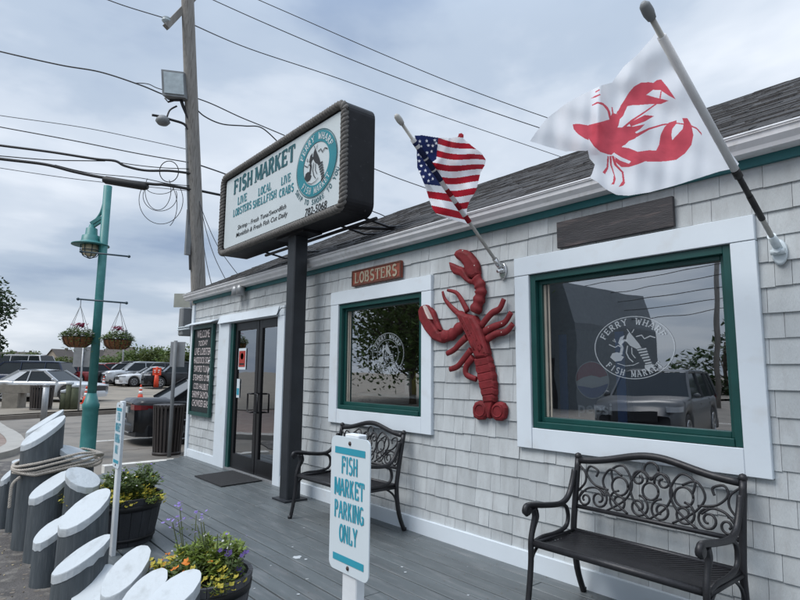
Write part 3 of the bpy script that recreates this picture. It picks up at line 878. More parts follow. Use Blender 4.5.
# windows
def emblem(mb, c, u, v, nrm, rx, ry, m_ring, m_txt, m_dark, filled, top='FERRY WHARF', bot='FISH MARKET', m_line=None):
    c, u, v, nrm = (np.array(q, float) for q in (c, u, v, nrm))
    pt = lambda a, bb, l: c+u*a*rx+v*bb*ry+nrm*l
    def ring(r0, r1, l, m):
        n = 48; vs = []
        for i in range(n):
            a = 2*math.pi*i/n
            vs += [pt(r0*math.cos(a), r0*math.sin(a), l), pt(r1*math.cos(a), r1*math.sin(a), l)]
        mb.add(vs, [(2*i, 2*i+1, (2*i+3) % (2*n), (2*i+2) % (2*n)) for i in range(n)], m)
    ml = m_ring if m_line is None else m_line
    if filled:
        ring(.66, 1.0, .002, m_ring)
        ring(1.02, 1.045, .002, ml)
    else:
        ring(.975, 1.0, .002, m_ring)
        if rx < .27: ring(.66, .68, .002, m_ring)
    put_arc_serif(mb, top, c+nrm*.004, u, v, nrm, rx*.83, ry*.83, 152, 28, .2*ry, m_txt, kw=.2, nw=.13)
    put_arc_serif(mb, bot, c+nrm*.004, u, v, nrm, rx*.83, ry*.83, 222, 318, .2*ry, m_txt, inward=True, kw=.2, nw=.13)
    # the lobster inside the ring
    def shp(P, l=.003): mb.add([pt(a, bb, l) for a, bb in P], [tuple(range(len(P)))], m_dark)
    def line(P, w, l=.0034):
        q = stroke2d(P, w); vs = []
        for a, d in q: vs += [pt(a[0], a[1], l), pt(d[0], d[1], l)]
        mb.add(vs, [(2*i, 2*i+1, 2*i+3, 2*i+2) for i in range(len(q)-1)], m_dark)
    shp([(-.06, .50), (.03, .34), (.16, .12), (.22, -.02), (.10, -.05), (-.06, .06), (-.16, .22), (-.13, .38)])
    for k in range(6):
        x0, y0 = .14+.035*k, -.06-.085*k
        w_ = .20-.014*k
        shp([(x0-.02, y0-.052), (x0+w_, y0-.012), (x0+w_-.01, y0+.035), (x0-.03, y0-.005)], .0031)
    shp([(.28, -.56), (.46, -.52), (.52, -.66), (.42, -.64), (.36, -.74), (.28, -.66)], .0032)
    shp([(-.58, -.30), (-.52, -.17), (-.40, -.14), (-.24, -.20), (-.30, -.24), (-.22, -.30), (-.30, -.42), (-.46, -.44)], .0032)
    line([(-.30, -.20), (-.26, .0), (-.30, .14), (-.20, .24), (-.12, .22)], .07)
    shp([(-.36, .16), (-.30, .34), (-.18, .40), (-.24, .26), (-.22, .16), (-.30, .08)], .0032)
    line([(-.60, .12), (-.44, .02), (-.36, .08), (-.24, -.02)], .03)
    line([(.10, .34), (.24, .38), (.30, .26), (.44, .34), (.56, .28)], .035)
    line([(-.06, .48), (-.12, .60)], .02); line([(0, .46), (.06, .58)], .02)
    line([(-.12, .06), (-.16, -.16), (-.10, -.34), (.0, -.46)], .03)
    line([(-.02, .0), (-.02, -.2), (.06, -.34)], .025)
    line([(-.4, -.5), (-.2, -.58), (0, -.56), (.14, -.48)], .02)
    line([(-.5, .25), (-.42, .18), (-.46, .3)], .025)
for k in range(2):
    x0, x1 = WX[k]; o0, o1 = OX[k]
    b = MB()
    hz = OZ[1]+.004
    b.box(x0, x1, -.034, .02, hz, WZ[1], bev=.003)
    b.box(x0, o0-.001, -.031, .02, WZ[0], hz-.003, bev=.003)
    b.box(o1+.001, x1, -.031, .02, WZ[0], hz-.003, bev=.003)
    b.box(o0+.001, o1-.001, -.028, .02, WZ[0], OZ[0]-.003, bev=.003)
    win = b.build('window', M['white'], bld, world=True)
    b = MB()
    d0, d1 = -.012, .10
    t = .048
    b.box(o0, o0+t, d0, d1, OZ[0], OZ[1], bev=.003)
    b.box(o1-t, o1, d0, d1, OZ[0], OZ[1], bev=.003)
    b.box(o0+t, o1-t, d0, d1, OZ[1]-t, OZ[1], bev=.003)
    b.box(o0+t, o1-t, d0-.012, d1, OZ[0], OZ[0]+.045, bev=.003)
    s2 = .030
    b.box(o0+t, o0+t+s2, .03, .09, OZ[0]+.045, OZ[1]-t, bev=.003)
    b.box(o1-t-s2, o1-t, .03, .09, OZ[0]+.045, OZ[1]-t, bev=.003)
    b.box(o0+t+s2, o1-t-s2, .03, .09, OZ[1]-t-.03, OZ[1]-t, bev=.003)
    b.box(o0+t+s2, o1-t-s2, .03, .09, OZ[0]+.045, OZ[0]+.08, bev=.003)
    b.build('frame', M['green'], win, world=True)
    g0, g1 = o0+t+s2, o1-t-s2
    b = MB()
    b.box(g0, g0+.02, .055, .075, OZ[0]+.082, OZ[1]-t-.032)
    b.box(g0+.035, g0+.047, .062, .08, OZ[0]+.082, OZ[1]-t-.032)
    b.build('glazing_bead', mat('pale_bead', (.34, .31, .26), .6), win, world=True)
    b = MB(); b.add([(g0-.01, .066, OZ[0]+.075), (g1+.01, .066, OZ[0]+.075), (g1+.01, .066, OZ[1]-t-.025), (g0-.01, .066, OZ[1]-t-.025)], [(0, 1, 2, 3)])
    b.build('pane', M['glass'], win, world=True)
    b = MB()
    if k == 1:
        c_ = onY(633, 347.5, .066); emblem(b, (c_[0], .062, c_[2]), (1, 0, 0), (0, 0, 1), (0, -1, 0), .285, .213, 0, 0, 0, False)
    else:
        c_ = onY(388, 353.5, .066); emblem(b, (c_[0], .062, c_[2]), (1, 0, 0), (0, 0, 1), (0, -1, 0), .262, .215, 0, 0, 0, False)
    b.build('decal', M['decal'], win, world=True)
# door opening: trim, jamb, two leaves
b = MB()
b.box(DX[0], -8.435, -.03, .02, -.02, 2.195, bev=.003)
b.box(-6.845, DX[1], -.03, .02, -.02, 2.195, bev=.003)
b.add([(DX[0], -.034, 2.33), (DX[1], -.034, 2.33), (DX[1], .02, 2.33), (DX[0], .02, 2.33), (DX[0], -.034, 2.198), (DX[1], -.034, 2.198), (DX[1], .02, 2.198), (DX[0], .02, 2.198)],
      [(0, 1, 2, 3), (4, 7, 6, 5), (0, 4, 5, 1), (1, 5, 6, 2), (3, 7, 4, 0)])
b.build('door_trim', M['white'], bld, world=True)
b = MB()   # projecting head board over the door
b.prism([(-.036, 2.335), (-.036, 2.325), (-.066, 2.205), (-.076, 2.208)], lambda a, c, t: (t, a, c), -8.80, -6.80)
hb = b.build('door_hood', M['white'], bld, world=True)
b = MB()
b.tube([(-6.79, -.075, 2.21), (-6.66, -.08, 2.285), (-6.60, -.04, 2.29), (-6.60, -.03, 2.22)], .006, 6)
b.build('hood_bracket', M['iron'], hb, world=True)
b = MB()
b.box(-8.43, -8.33, .0, .14, -.02, 2.19)
b.build('door_jamb', M['green'], bld, world=True)
b = MB()
b.box(-8.43, -6.85, -.02, .16, -.03, .022)
b.build('threshold', M['steel'], bld, world=True)
DL = [(-8.32, -7.515), (-7.495, -6.86)]
for k, (a0, a1) in enumerate(DL):
    b = MB()
    fwid = .085
    b.box(a0, a0+fwid, .03, .075, .025, 2.185, bev=.002)
    b.box(a1-fwid, a1, .03, .075, .025, 2.185, bev=.002)
    b.box(a0+fwid, a1-fwid, .03, .075, 2.07, 2.185, bev=.002)
    b.box(a0+fwid, a1-fwid, .03, .075, .025, .24, bev=.002)
    dr = b.build('door', M['bronze'], bld, world=True)
    b = MB(); b.add([(a0+fwid-.005, .052, .235), (a1-fwid+.005, .052, .235), (a1-fwid+.005, .052, 2.075), (a0+fwid-.005, .052, 2.075)], [(0, 1, 2, 3)])
    b.build('glass', M['doorglass'], dr, world=True)
    b = MB()
    hx = a1-.045 if k == 0 else a0+.045
    dx = -.10 if k == 0 else .10
    b.tube([(hx, .03, 1.14), (hx, -.03, 1.14), (hx+dx*.2, -.035, 1.14), (hx+dx, -.035, 1.14), (hx+dx, -.035, .88), (hx, -.03, .88), (hx, .03, .88)], .012, 8)
    b.build('handle', M['iron'], dr, world=True)
    if k == 0:
        b = MB(); b.box(a0+.12, a0+.38, .040, .044, 1.48, 1.80)
        b.box(a0+.14, a0+.36, .037, .0395, 1.52, 1.76, m=1)
        b.lathe([(.0, 0), (.05, 0)], 16, (0, 0, 0), 2)
        b.v[-32:] = [(a0+.25+p[0], .0355, 1.68+p[1]) for p in b.v[-32:]]
        b.box(a0+.17, a0+.33, .0345, .0365, 1.55, 1.575, m=2)
        b.build('notice', [M['parkwhite'], M['noticered'], M['black']], dr, world=True)
        b = MB(); b.box(a0+.10, a0+.20, .040, .0435, 1.06, 1.34)
        b.box(a0+.11, a0+.19, .038, .0398, 1.10, 1.20, m=1)
        b.build('sticker', [M['parkwhite'], M['parkteal']], dr, world=True)
b = MB()
b.box(-9.98, -7, 3.2, 3.3, -.05, 2.74); b.box(-7, 3.85, 3.3, 3.4, -.05, 2.74)
b.box(-9.96, 3.86, .15, 9.7, -.06, -.004, m=1)
b.box(-9.96, 3.86, .15, 9.7, 2.66, 2.70)
b.build('interior', [M['interior'], mat('shop_floor', (.13, .10, .08), .4, var=.2)], bld, world=True)
# small lamp heads under the eave above the door
wlp = thing('wall_light', 'small twin-head black outdoor light under the eave above the door', 'light', (-7.99, -.03, 2.70))
b = MB(); b.box(-.08, .08, -.03, .0, -.02, .06, bev=.006); b.build('back_plate', M['iron'], wlp)
for dx in (-.10, .07):
    b = MB(); b.lathe([(.0, .05), (.05, .05), (.062, .0), (.066, -.09), (.058, -.095)], 14, (dx, -.07, -.02)); b.tube([(dx*.4, -.02, .03), (dx, -.06, .03)], .012, 6)
    h_ = b.build('lamp_head', M['steel'], wlp)
b = MB(); b.tube([(0, -.02, -.02), (0, -.06, -.06), (0, -.06, -.11)], .02, 8); b.build('sensor', M['parkwhite'], wlp)

# ------------------------------------------------------------------ things inside the shop, seen through the glass
ce = onY(592, 380, .244); ct = onY(595, 411, .244)
ck = thing('drinks_cooler', 'blue and black drinks cooler with a round emblem inside the large window', 'cooler', (ce[0], .25, 0))
b = MB(); b.box(-.30, .30, 0, .6, 0, 1.80, bev=.02); b.build('cabinet', M['coolerdark'], ck)
b = MB(); b.box(-.28, -.21, -.012, -.002, .2, 1.76); b.box(.20, .27, -.012, -.002, .2, 1.76); b.build('side_stripe', M['bluebox'], ck)
b = MB()
er = .14
up_ = [(math.cos(R(a_))*er*.95, math.sin(R(a_))*er*.95+ce[2]) for a_ in range(15, 186, 10)]+[(-.07, ce[2]+.02), (0, ce[2]+.035), (.07, ce[2]+.02)]
dn_ = [(math.cos(R(a_))*er*.95, math.sin(R(a_))*er*.95+ce[2]) for a_ in range(200, 351, 10)]+[(.07, ce[2]-.045), (0, ce[2]-.06), (-.07, ce[2]-.05)]
wh_ = [(math.cos(R(a_))*er, math.sin(R(a_))*er+ce[2]) for a_ in range(0, 360, 10)]
b.add([(p_[0], -.006, p_[1]) for p_ in wh_], [tuple(range(len(wh_)))], 2)
b.add([(p_[0], -.009, p_[1]) for p_ in up_], [tuple(range(len(up_)))], 0)
b.add([(p_[0], -.009, p_[1]) for p_ in dn_], [tuple(range(len(dn_)))], 1)
put_text(b, 'pepsi', (ct[0]-ce[0]-.14, -.010, ct[2]-.05), (1, 0, 0), (0, 0, 1), .28, .11, 2, bold=.02)
b.build('emblem', [M['softred'], M['softblue'], M['softwhite']], ck)
dc = thing('display_case', 'white chilled display case inside the smaller window', 'display case', (-4.75, .22, 0))
b = MB(); b.box(-.65, .75, 0, .7, 0, 1.0, bev=.015); b.build('base', M['parkwhite'], dc)
b = MB(); b.box(-.6, .7, .02, .66, 1.005, 1.19); b.build('glass_top', M['doorglass'], dc)
b = MB(); b.box(-.65, .75, .0, .7, 1.193, 1.215); b.build('counter', M['softwhite'], dc)
for i in range(6):
    b = MB(); b.lathe([(.045, 0), (.048, .15), (.02, .2), (.018, .25)], 12)
    o = b.build('bottle', [M['softwhite'], M['yellow']][i % 2])
    o.location = (-4.75+i*.12, .5, 1.2165)
    tag(o, ['white sauce bottle on the display case counter', 'yellow sauce bottle on the display case counter'][i % 2], 'bottle', ['white bottles on the display case', 'yellow bottles on the display case'][i % 2])

# ------------------------------------------------------------------ wall things
def board_panel(name, label, cat, x0, x1, z0, z1, m, t=.03, bev=.004):
    t_ = thing(name, label, cat, ((x0+x1)/2, -.006, (z0+z1)/2))
    return t_
# LOBSTERS sign
t = thing('wooden_sign', 'red-brown wooden sign carved LOBSTERS above the smaller window', 'sign', (-4.683, -.01, 2.485))
b = MB(); b.box(-.425, .425, -.03, 0, -.087, .087, bev=.004); b.build('board', M['wood'], t)
b = MB()
put_serif(b, 'LOBSTERS', (-.375, -.034, -.058), (1, 0, 0), (0, 0, 1), (0, -1, 0), .75, .115, kw=.22, nw=.11)
b.build('lettering', M['woodletter'], t)
b = MB()
for (x0, x1, z0, z1) in ((-.425, .425, .072, .087), (-.425, .425, -.087, -.072), (-.425, -.41, -.071, .071), (.41, .425, -.071, .071)):
    b.box(x0, x1, -.036, -.0305, z0, z1)
b.build('edge_moulding', mat('sign_edge', (.10, .035, .022), .6, var=.2), t)
# dark blank plank over the big window
t = tag(MB().box(-.435, .435, -.028, 0, -.10, .10, bev=.003).build('dark_plank', M['plank']), 'blank dark plank fixed above the large window', 'board')
t.location = (-1.995, -.01, 2.488)
# chalkboard menu
t = thing('chalkboard', 'tall green-framed chalkboard menu between building corner and door', 'chalkboard', (-9.49, -.012, 1.47))
bw_, bh_ = .465, .76
b = MB()
b.box(-bw_, -bw_+.06, -.045, 0, -bh_, bh_); b.box(bw_-.06, bw_, -.045, 0, -bh_, bh_)
b.box(-bw_+.06, bw_-.06, -.045, 0, bh_-.06, bh_); b.box(-bw_+.06, bw_-.06, -.045, 0, -bh_, -bh_+.06)
b.build('frame', M['green'], t)
b = MB(); b.box(-bw_+.061, bw_-.061, -.02, -.002, -bh_+.061, bh_-.061); b.build('slate', M['board'], t)
b = MB()
lines = [('WELCOME', .56, .13), ('TODAY', .42, .09), ('LIVE LOBSTER', .72, .12), ('HADDOCK SOLE', .74, .11), ('SWORD TUNA', .68, .11), ('STEAMERS OYST', .74, .10),
         ('COD HALIBUT', .66, .10), ('SHRIMP SALMON', .74, .11), ('CHOWDER SEAS', .72, .11)]
zz = bh_-.21
for tx, w_, h_ in lines:
    put_text(b, tx, (-w_/2, -.023, zz), (1, 0, rnd.uniform(-.02, .03)), (rnd.uniform(-.1, .1), 0, 1), w_, h_, bold=.004)
    zz -= .145
b.build('chalk_lettering', M['chalk'], t)
b = MB(); b.tube([(.29, -.026, -.07), (.33, -.026, -.02), (.36, -.026, .03)], .012, 6); b.tube([(.34, -.026, -.15), (.30, -.026, -.1), (.38, -.026, -.2)], .012, 6)
b.ball((.33, -.028, .14), .022); b.build('chalk_drawing', M['softwhite'], t)
b = MB(); b.prism([(-.0, .835), (-.0, .82), (-.13, .77), (-.13, .782)], lambda a, c, tt: (tt, a, c), -.62, .60)
b.build('awning', M['white'], t)
# ------------------------------------------------------------------ wall lobster
lob = thing('lobster_sculpture', 'big red carved lobster hanging on the shingles between the two windows', 'sculpture', (-3.4, -.02, 1.7))
def zA(x, y): return (320+x/3.0, 240+y/3.0)       # two survey sheets
def zB(x, y): return (415+x/6.667, 245+y/6.667)
def zC(x, y): return (430+x/6.311, 330+y/6.316)
def wl_(p, t=0.0):
    q = onY(p[0], p[1], -.02-t*.5); return (q[0], -.02-t, q[2])
def relief(polys, sheet, t, name, inset=.018):
    t = t*.62
    b = MB()
    for P in polys:
        Q = [sheet(*p) for p in P]
        W = [(wl_(q)[0], wl_(q)[2]) for q in Q]
        b.prism(W, lambda a, c, tt: (a, -.012-tt, c), 0, t, inset=inset, smooth=False)
    return b
def ltube(pts, sheet, rr, t=.04):
    b = MB(); P = spline([np.array((wl_(sheet(*p))[0], -.035-t*.3, wl_(sheet(*p))[2])) for p in pts], 5)
    n = len(P); rs = [rr[0]+(rr[1]-rr[0])*i/(n-1) for i in range(n)]
    b.tube(P, rs, 8, flat=.6, upv=(0, 1, 0)); return b
b = relief([[(272, 70), (285, 42), (310, 30), (345, 34), (378, 52), (402, 80), (424, 110), (436, 150), (440, 192), (424, 214), (398, 226), (366, 214), (346, 176), (338, 140), (316, 112), (288, 92)]], zB, .085, 'c', .03)
big = b.build('claw', M['lob'], lob, world=True)
b = relief([[(236, 116), (258, 124), (294, 140), (330, 152), (352, 190), (372, 226), (412, 232), (394, 262), (372, 262), (338, 240), (308, 208), (264, 194), (244, 166)]], zB, .06, 'c', .02)
b.build('finger', M['lob'], big, world=True)
b = relief([[(300, 214), (306, 200), (316, 195), (327, 222), (344, 246), (362, 276), (386, 270), (398, 276), (396, 300), (370, 310), (342, 299), (320, 272), (303, 240)]], zA, .075, 'c', .022)
c2_ = b.build('claw', M['lob'], lob, world=True)
b = relief([[(320, 194), (330, 196), (346, 214), (356, 244), (369, 272), (358, 272), (340, 242), (326, 218)]], zA, .06, 'c', .014)
b.build('finger', M['lob'], c2_, world=True)
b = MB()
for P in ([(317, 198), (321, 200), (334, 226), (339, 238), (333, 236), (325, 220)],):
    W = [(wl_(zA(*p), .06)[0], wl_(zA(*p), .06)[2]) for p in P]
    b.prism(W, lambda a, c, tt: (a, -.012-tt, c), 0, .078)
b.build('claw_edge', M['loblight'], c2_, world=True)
def seg_arm(pts, sheet, r0, r1, k):
    b = MB(); P = spline([np.array((wl_(sheet(*p))[0], -.036, wl_(sheet(*p))[2])) for p in pts], 6)
    n = len(P); rs = [(r0+(r1-r0)*i/(n-1))*(1+.13*math.sin(i/n*k*2*math.pi)) for i in range(n)]
    b.tube(P, rs, 10, flat=.55, upv=(0, 1, 0)); return b
seg_arm([(412, 222), (440, 270), (446, 320), (430, 385), (408, 450)], zB, .055, .062, 5).build('claw_arm', M['lob'], lob, world=True)
seg_arm([(372, 290), (400, 283), (425, 262), (450, 250)], zA, .055, .05, 4).build('claw_arm', M['lob'], lob, world=True)
b = relief([[(424, 212), (446, 222), (472, 228), (492, 262), (503, 300), (514, 340), (511, 354), (476, 358), (456, 312), (441, 272), (428, 244), (414, 222)]], zA, .105, 'b', .03)
b.build('carapace', M['lob'], lob, world=True)
for (c0, c1, w0) in (((492, 352), (498, 380), 44), ((496, 372), (503, 402), 46), ((501, 396), (508, 426), 46), ((505, 419), (512, 449), 44), ((509, 442), (514, 468), 40), ((512, 462), (515, 488), 34)):
    dx, dy = c1[0]-c0[0], c1[1]-c0[1]; L = math.hypot(dx, dy); nx, ny = -dy/L, dx/L
    P = [(c0[0]+nx*w0*.5, c0[1]+ny*w0*.5), (c0[0]+nx*w0*.56+dx*.5, c0[1]+ny*w0*.56+dy*.5), (c1[0]+nx*w0*.48, c1[1]+ny*w0*.48), (c1[0]-nx*w0*.48, c1[1]-ny*w0*.48), (c0[0]-nx*w0*.56+dx*.5, c0[1]-ny*w0*.56+dy*.5), (c0[0]-nx*w0*.5, c0[1]-ny*w0*.5)]
    relief([P], zA, .095-.002*w0*.1+rnd.uniform(0, .004), 's', .02).build('tail_segment', M['lob'], lob, world=True)
for sg, cx, cy in ((-1, 331, 508), (1, 438, 514)):
    P = [(cx+sg*p_[0], cy+p_[1]) for p_ in ((-42, -30), (-20, -54), (10, -62), (38, -52), (52, -24), (52, 14), (44, 44), (18, 60), (-14, 58), (-34, 40), (-46, 10))]
    fl = relief([P], zC, .062, 'f', .02).build('tail_fan', M['lob'], lob, world=True)
    b = MB()
    W = [wl_(zC(cx+sg*2+30*math.cos(a_), cy-2+37*math.sin(a_))) for a_ in np.linspace(0, 2*math.pi, 25)[:-1]]
    b.tube([(p_[0], -.051, p_[2]) for p_ in W], .006, 6, closed=True)
    b.build('fan_rib', M['lob'], fl, world=True)
relief([[(356, 450), (414, 450), (402, 500), (394, 552), (384, 560), (374, 552), (366, 500)]], zC, .075, 't', .012).build('telson', M['lob'], lob, world=True)
for pts, sh in (([(330, 480), (260, 420), (215, 365), (198, 312)], zB), ([(365, 445), (320, 360), (285, 318), (230, 303)], zB)):
    ltube(pts, sh, (.030, .013)).build('antenna', M['lob'], lob, world=True)
for pts in ([(490, 258), (520, 222), (545, 207), (558, 178)], [(500, 275), (530, 260), (560, 248), (580, 218)], [(508, 298), (535, 282), (565, 275), (585, 252)],
            [(446, 292), (425, 312), (408, 330), (387, 341)], [(460, 330), (436, 360), (418, 380), (396, 388)], [(466, 352), (446, 378), (446, 404), (476, 418)]):
    ltube(pts, zA, (.034, .024)).build('leg', M['lob'], lob, world=True)
b = MB()
for q0, q1 in (((440, 232), (492, 336)), ((456, 230), (500, 322)), ((428, 232), (476, 330))):
    W = [wl_(zA(q0[0]+(q1[0]-q0[0])*f, q0[1]+(q1[1]-q0[1])*f)) for f in np.linspace(0, 1, 8)]
    b.tube([(p_[0], -.078, p_[2]) for p_ in W], .006, 6)
b.build('shell_ridge', M['lob'], lob, world=True)
b = MB()
for k in range(14):
    f = k/13; q_ = wl_(zA(440+70*f+6*math.sin(k*2.1), 250+95*f)); b.ball((q_[0], -.077, q_[2]), .007, 6)
b.build('shell_knobs', M['lob'], lob, world=True)
b = MB()
for px_, py_ in ((417, 141), (600, 524), (512, 552), (598, 584), (338, 42)):
    q = wl_(zB(px_, py_)); b.ball((q[0], -.058, q[2]), .008, 6)
b.build('paint_chips', M['loblight'], lob, world=True)

# ------------------------------------------------------------------ benches
def make_bench(label, group):
    t = thing('park_bench', label, 'bench', (0, 0, 0), 0, group)
    W2 = .515
    for s in (-1, 1):
        x = s*W2
        b = MB()    # rear leg, curving out backwards and carrying the back post
        b.tube(spline([(x, .30, 0.0), (x, .235, .16), (x, .205, .38), (x, .225, .55), (x, .285, .87)], 5), [.020]*5+[.021]*16, 8)
        b.ball((x, .288, .885), .026); b.ball((x, .305, .012), .022, 6)
        b.build('leg', M['iron'], t)
        b = MB()
        b.tube(spline([(x, -.315, 0.0), (x, -.285, .14), (x, -.262, .30), (x, -.258, .42), (x, -.235, .50), (x, -.215, .565), (x, -.235, .61)], 5), .018, 8)
        b.ball((x, -.322, .012), .022, 6)
        b.build('leg', M['iron'], t)
        b = MB()
        b.tube(spline([(x, -.29, .585), (x, -.31, .605), (x, -.295, .632), (x, -.24, .632), (x, -.10, .612), (x, .06, .600), (x, .15, .635), (x, .205, .72), (x, .235, .80)], 5), .019, 8)
        b.tube([(x-.018, -.295, .605), (x+.018, -.295, .605)], .026, 10)
        b.tube(spline([(x, -.20, .61), (x, -.185, .555), (x, -.215, .50), (x, -.245, .44)], 5), .010, 6)
        b.tube(spline([(x, .06, .598), (x, .125, .57), (x, .145, .50), (x, .11, .445), (x, 0, .425), (x, -.14, .425), (x, -.24, .405)], 5), .014, 8)
        b.build('armrest', M['iron'], t)
        b = MB()
        b.tube(spline([(x, -.27, .25), (x, -.235, .34), (x, -.16, .395)], 5), .010, 6)
        b.tube(spline([(x, .22, .22), (x, .17, .33), (x, .08, .395)], 5), .010, 6)
        b.tube([(x, -.25, .395), (x, .20, .395)], .013, 8)
        b.build('brace', M['iron'], t)
    # seat: woven metal lattice with rolled front edge
    b = MB()
    zs_ = lambda y: .412-.02*math.sin((y+.25)/.45*math.pi)
    nx = 26
    for d in (-1, 1):
        for k in range(-12, nx+12):
            u0 = -.5+k*(1.0/nx)
            pts = []
            for j in range(13):
                y_ = -.235+j*(.43/12); x_ = u0+d*(j/12)*.43
                if abs(x_) <= .5: pts.append((x_, y_, zs_(y_)+d*.0016))
            if len(pts) >= 2:
                for i in range(len(pts)-1):
                    a, c = np.array(pts[i]), np.array(pts[i+1])
                    b.bar(a, c, .023, .008)
    b.tube([(-.5, -.245, .406), (.5, -.245, .406)], .021, 10)
    b.tube([(-.5, .195, .414), (.5, .195, .414)], .016, 8)
    b.tube([(-.505, -.245, .409), (-.505, .195, .411)], .013, 8); b.tube([(.505, -.245, .409), (.505, .195, .411)], .013, 8)
    b.build('seat', M['iron'], t)
    # back: arched rail, lower rail, scrollwork in between
    yb = lambda z: .225+(z-.55)*.19
    b = MB()
    top = [(x_, .855+.085*math.exp(-(x_/.30)**2)-.0*abs(x_)) for x_ in np.linspace(-.5, .5, 25)]
    b.tube([(x_, yb(z_), z_) for x_, z_ in top], .021, 8, flat=1.1)
    b.tube([(-.5, yb(.565), .565), (.5, yb(.565), .565)], .014, 8)
    bk = b.build('backrest', M['iron'], t)
    b = MB()
    def sc2(P, r=.0075):
        b.tube([(p[0], yb(p[1]), p[1]) for p in P], r, 6)
    def spiral(cx, cz, r0, a0, turns, sgn):
        n = int(16*turns)+1
        return [(cx+r0*(1-.72*i/n)*math.cos(R(a0)+sgn*2*math.pi*turns*i/n), cz+r0*(1-.72*i/n)*math.sin(R(a0)+sgn*2*math.pi*turns*i/n)) for i in range(n+1)]
    zt = lambda x_: .835+.085*math.exp(-(x_/.30)**2)
    for s in (-1, 1):
        sc2(spiral(s*.07, .635, .066, 90 if s > 0 else 90, 1.5, s)); sc2(spiral(s*.205, .64, .066, 90, 1.5, -s)); sc2(spiral(s*.34, .635, .062, 90, 1.5, s))
        sc2(spiral(s*.44, .62, .05, 90, 1.4, -s))
        sc2(spline([(s*.0, .575), (s*.10, .66), (s*.13, .76), (s*.06, .85), (0, .80)], 6))
        sc2(spiral(s*.075, .80, .055, 200 if s > 0 else -20, 1.3, -s))
        sc2(spline([(s*.28, .575), (s*.16, .66), (s*.12, .76), (s*.18, .86), (s*.26, .83), (s*.25, .76)], 6))
        sc2(spline([(s*.14, .58), (s*.26, .66), (s*.32, .75), (s*.27, .83), (s*.19, .80)], 6))
        sc2(spline([(s*.28, .70), (s*.38, .72), (s*.44, .78), (s*.42, .83), (s*.36, .81), (s*.37, .77)], 6))
        sc2(spline([(s*.50, .60), (s*.44, .68), (s*.36, .70), (s*.30, .66)], 6))
        sc2(spline([(s*.50, .83), (s*.45, .78), (s*.45, .72), (s*.50, .66)], 6))
        sc2(arc(s*.20, .735, .055, 0, 360, 20)); 
    sc2(arc(0, .735, .05, 0, 360, 20)); sc2(arc(0, .86, .045, 0, 360, 18))
    b.build('scrollwork', M['iron'], bk)
    return t
bn = make_bench('black cast-iron bench against the wall below the large right window', 'cast-iron benches along the wall')
bn.location = (-1.76, -.37, 0.002)
b2 = copy_tree(bn)
b2['label'] = 'black cast-iron bench below the smaller window, partly behind the near parking sign'
b2.location = (-4.66, -.37, 0.002)
# doormat
tag(MB().prism([(-8.08, .0-.03), (-7.12, -.03), (-7.06, -.62), (-7.98, -.62)], lambda a, c, t: (a, c, t), .004, .016).build('doormat', M['mat']), 'black rubber doormat on the deck before the glass doors', 'doormat')

# ------------------------------------------------------------------ roadside sign on its post
SY0, SY1 = -.45, -.10
sp = thing('roadside_sign', 'large rope-edged sign reading FISH MARKET on a square black post', 'sign', (-5.93, -.275, 0))
b = MB(); b.box(-6.02, -5.84, -.365, -.185, 0, 3.2, bev=.012); b.box(-6.08, -5.78, -.42, -.13, .0, .02)
b.build('post', M['post'], sp, world=True)
sx0, sx1, sz0, sz1 = -7.87, -4.645, 3.10, 4.31
def rr(x0, x1, z0, z1, r, n=6):
    return arc(x1-r, z1-r, r, 0, 90, n)+arc(x0+r, z1-r, r, 90, 180, n)+arc(x0+r, z0+r, r, 180, 270, n)+arc(x1-r, z0+r, r, 270, 360, n)
b = MB(); b.prism(rr(sx0, sx1, sz0, sz1, .13), lambda a, c, t: (a, t, c), SY0, SY1)
b.build('cabinet', M['cabinet'], sp, world=True)
b = MB(); b.prism(rr(sx0+.11, sx1-.11, sz0+.10, sz1-.10, .05), lambda a, c, t: (a, t, c), SY0-.006, SY0+.01)
fc = b.build('face_panel', M['signface'], sp, world=True)
b = MB()
nrm = (0, -1, 0); U = (1, 0, 0); V = (0, 0, 1)
def face_uv(px_, py_):
    q = onY(px_, py_, SY0); return q[0], q[2]
fy = SY0-.010
def line_at(txt, p0, p1, hpx, m, serif=True, **k):
    """text whose baseline runs between two sight lines"""
    a = face_uv(*p0); c = face_uv(*p1); h = face_uv(p0[0], p0[1]-hpx)[1]-a[1]
    w = c[0]-a[0]
    if serif: put_serif(b, txt, (a[0], fy, a[1]), U, V, nrm, w, h, m, **k)
    else: put_text(b, txt, (a[0], fy, a[1]), U, V, w, h, m, **k)
line_at('FISH MARKET', (234, 195.2), (295.5, 165.4), 13.6, 0, kw=.27, nw=.15)
line_at('LIVE', (238, 205.4), (247.5, 201.6), 7.4, 1, kw=.22, nw=.11)
line_at('LOBSTERS', (233.5, 217.5), (252, 209.8), 7, 1, kw=.22, nw=.11)
line_at('LOCAL', (258.5, 196.6), (272, 190.9), 7.6, 1, kw=.22, nw=.11)
line_at('SHELLFISH', (253, 209), (277, 199), 7.2, 1, kw=.22, nw=.11)
line_at('LIVE', (281.5, 186), (291.5, 182), 8, 1, kw=.22, nw=.11)
line_at('CRABS', (279.5, 198), (294.5, 191.5), 7.6, 1, kw=.22, nw=.11)
line_at('Shrimp - Fresh Tuna/Swordfish', (238, 231.5), (286.5, 214), 5.6, 2, False, shear=.2, bold=.006)
line_at('Monkfish & Fresh Fish Cut Daily', (236.5, 239), (288, 221), 5.6, 2, False, shear=.2, bold=.006)
line_at('782-5068', (305.5, 217), (327.5, 208), 7.6, 2, False, shear=.15, bold=.012)
ec = face_uv(318.3, 163.5)
e_l, e_r = face_uv(297.5, 172), face_uv(338.2, 155)
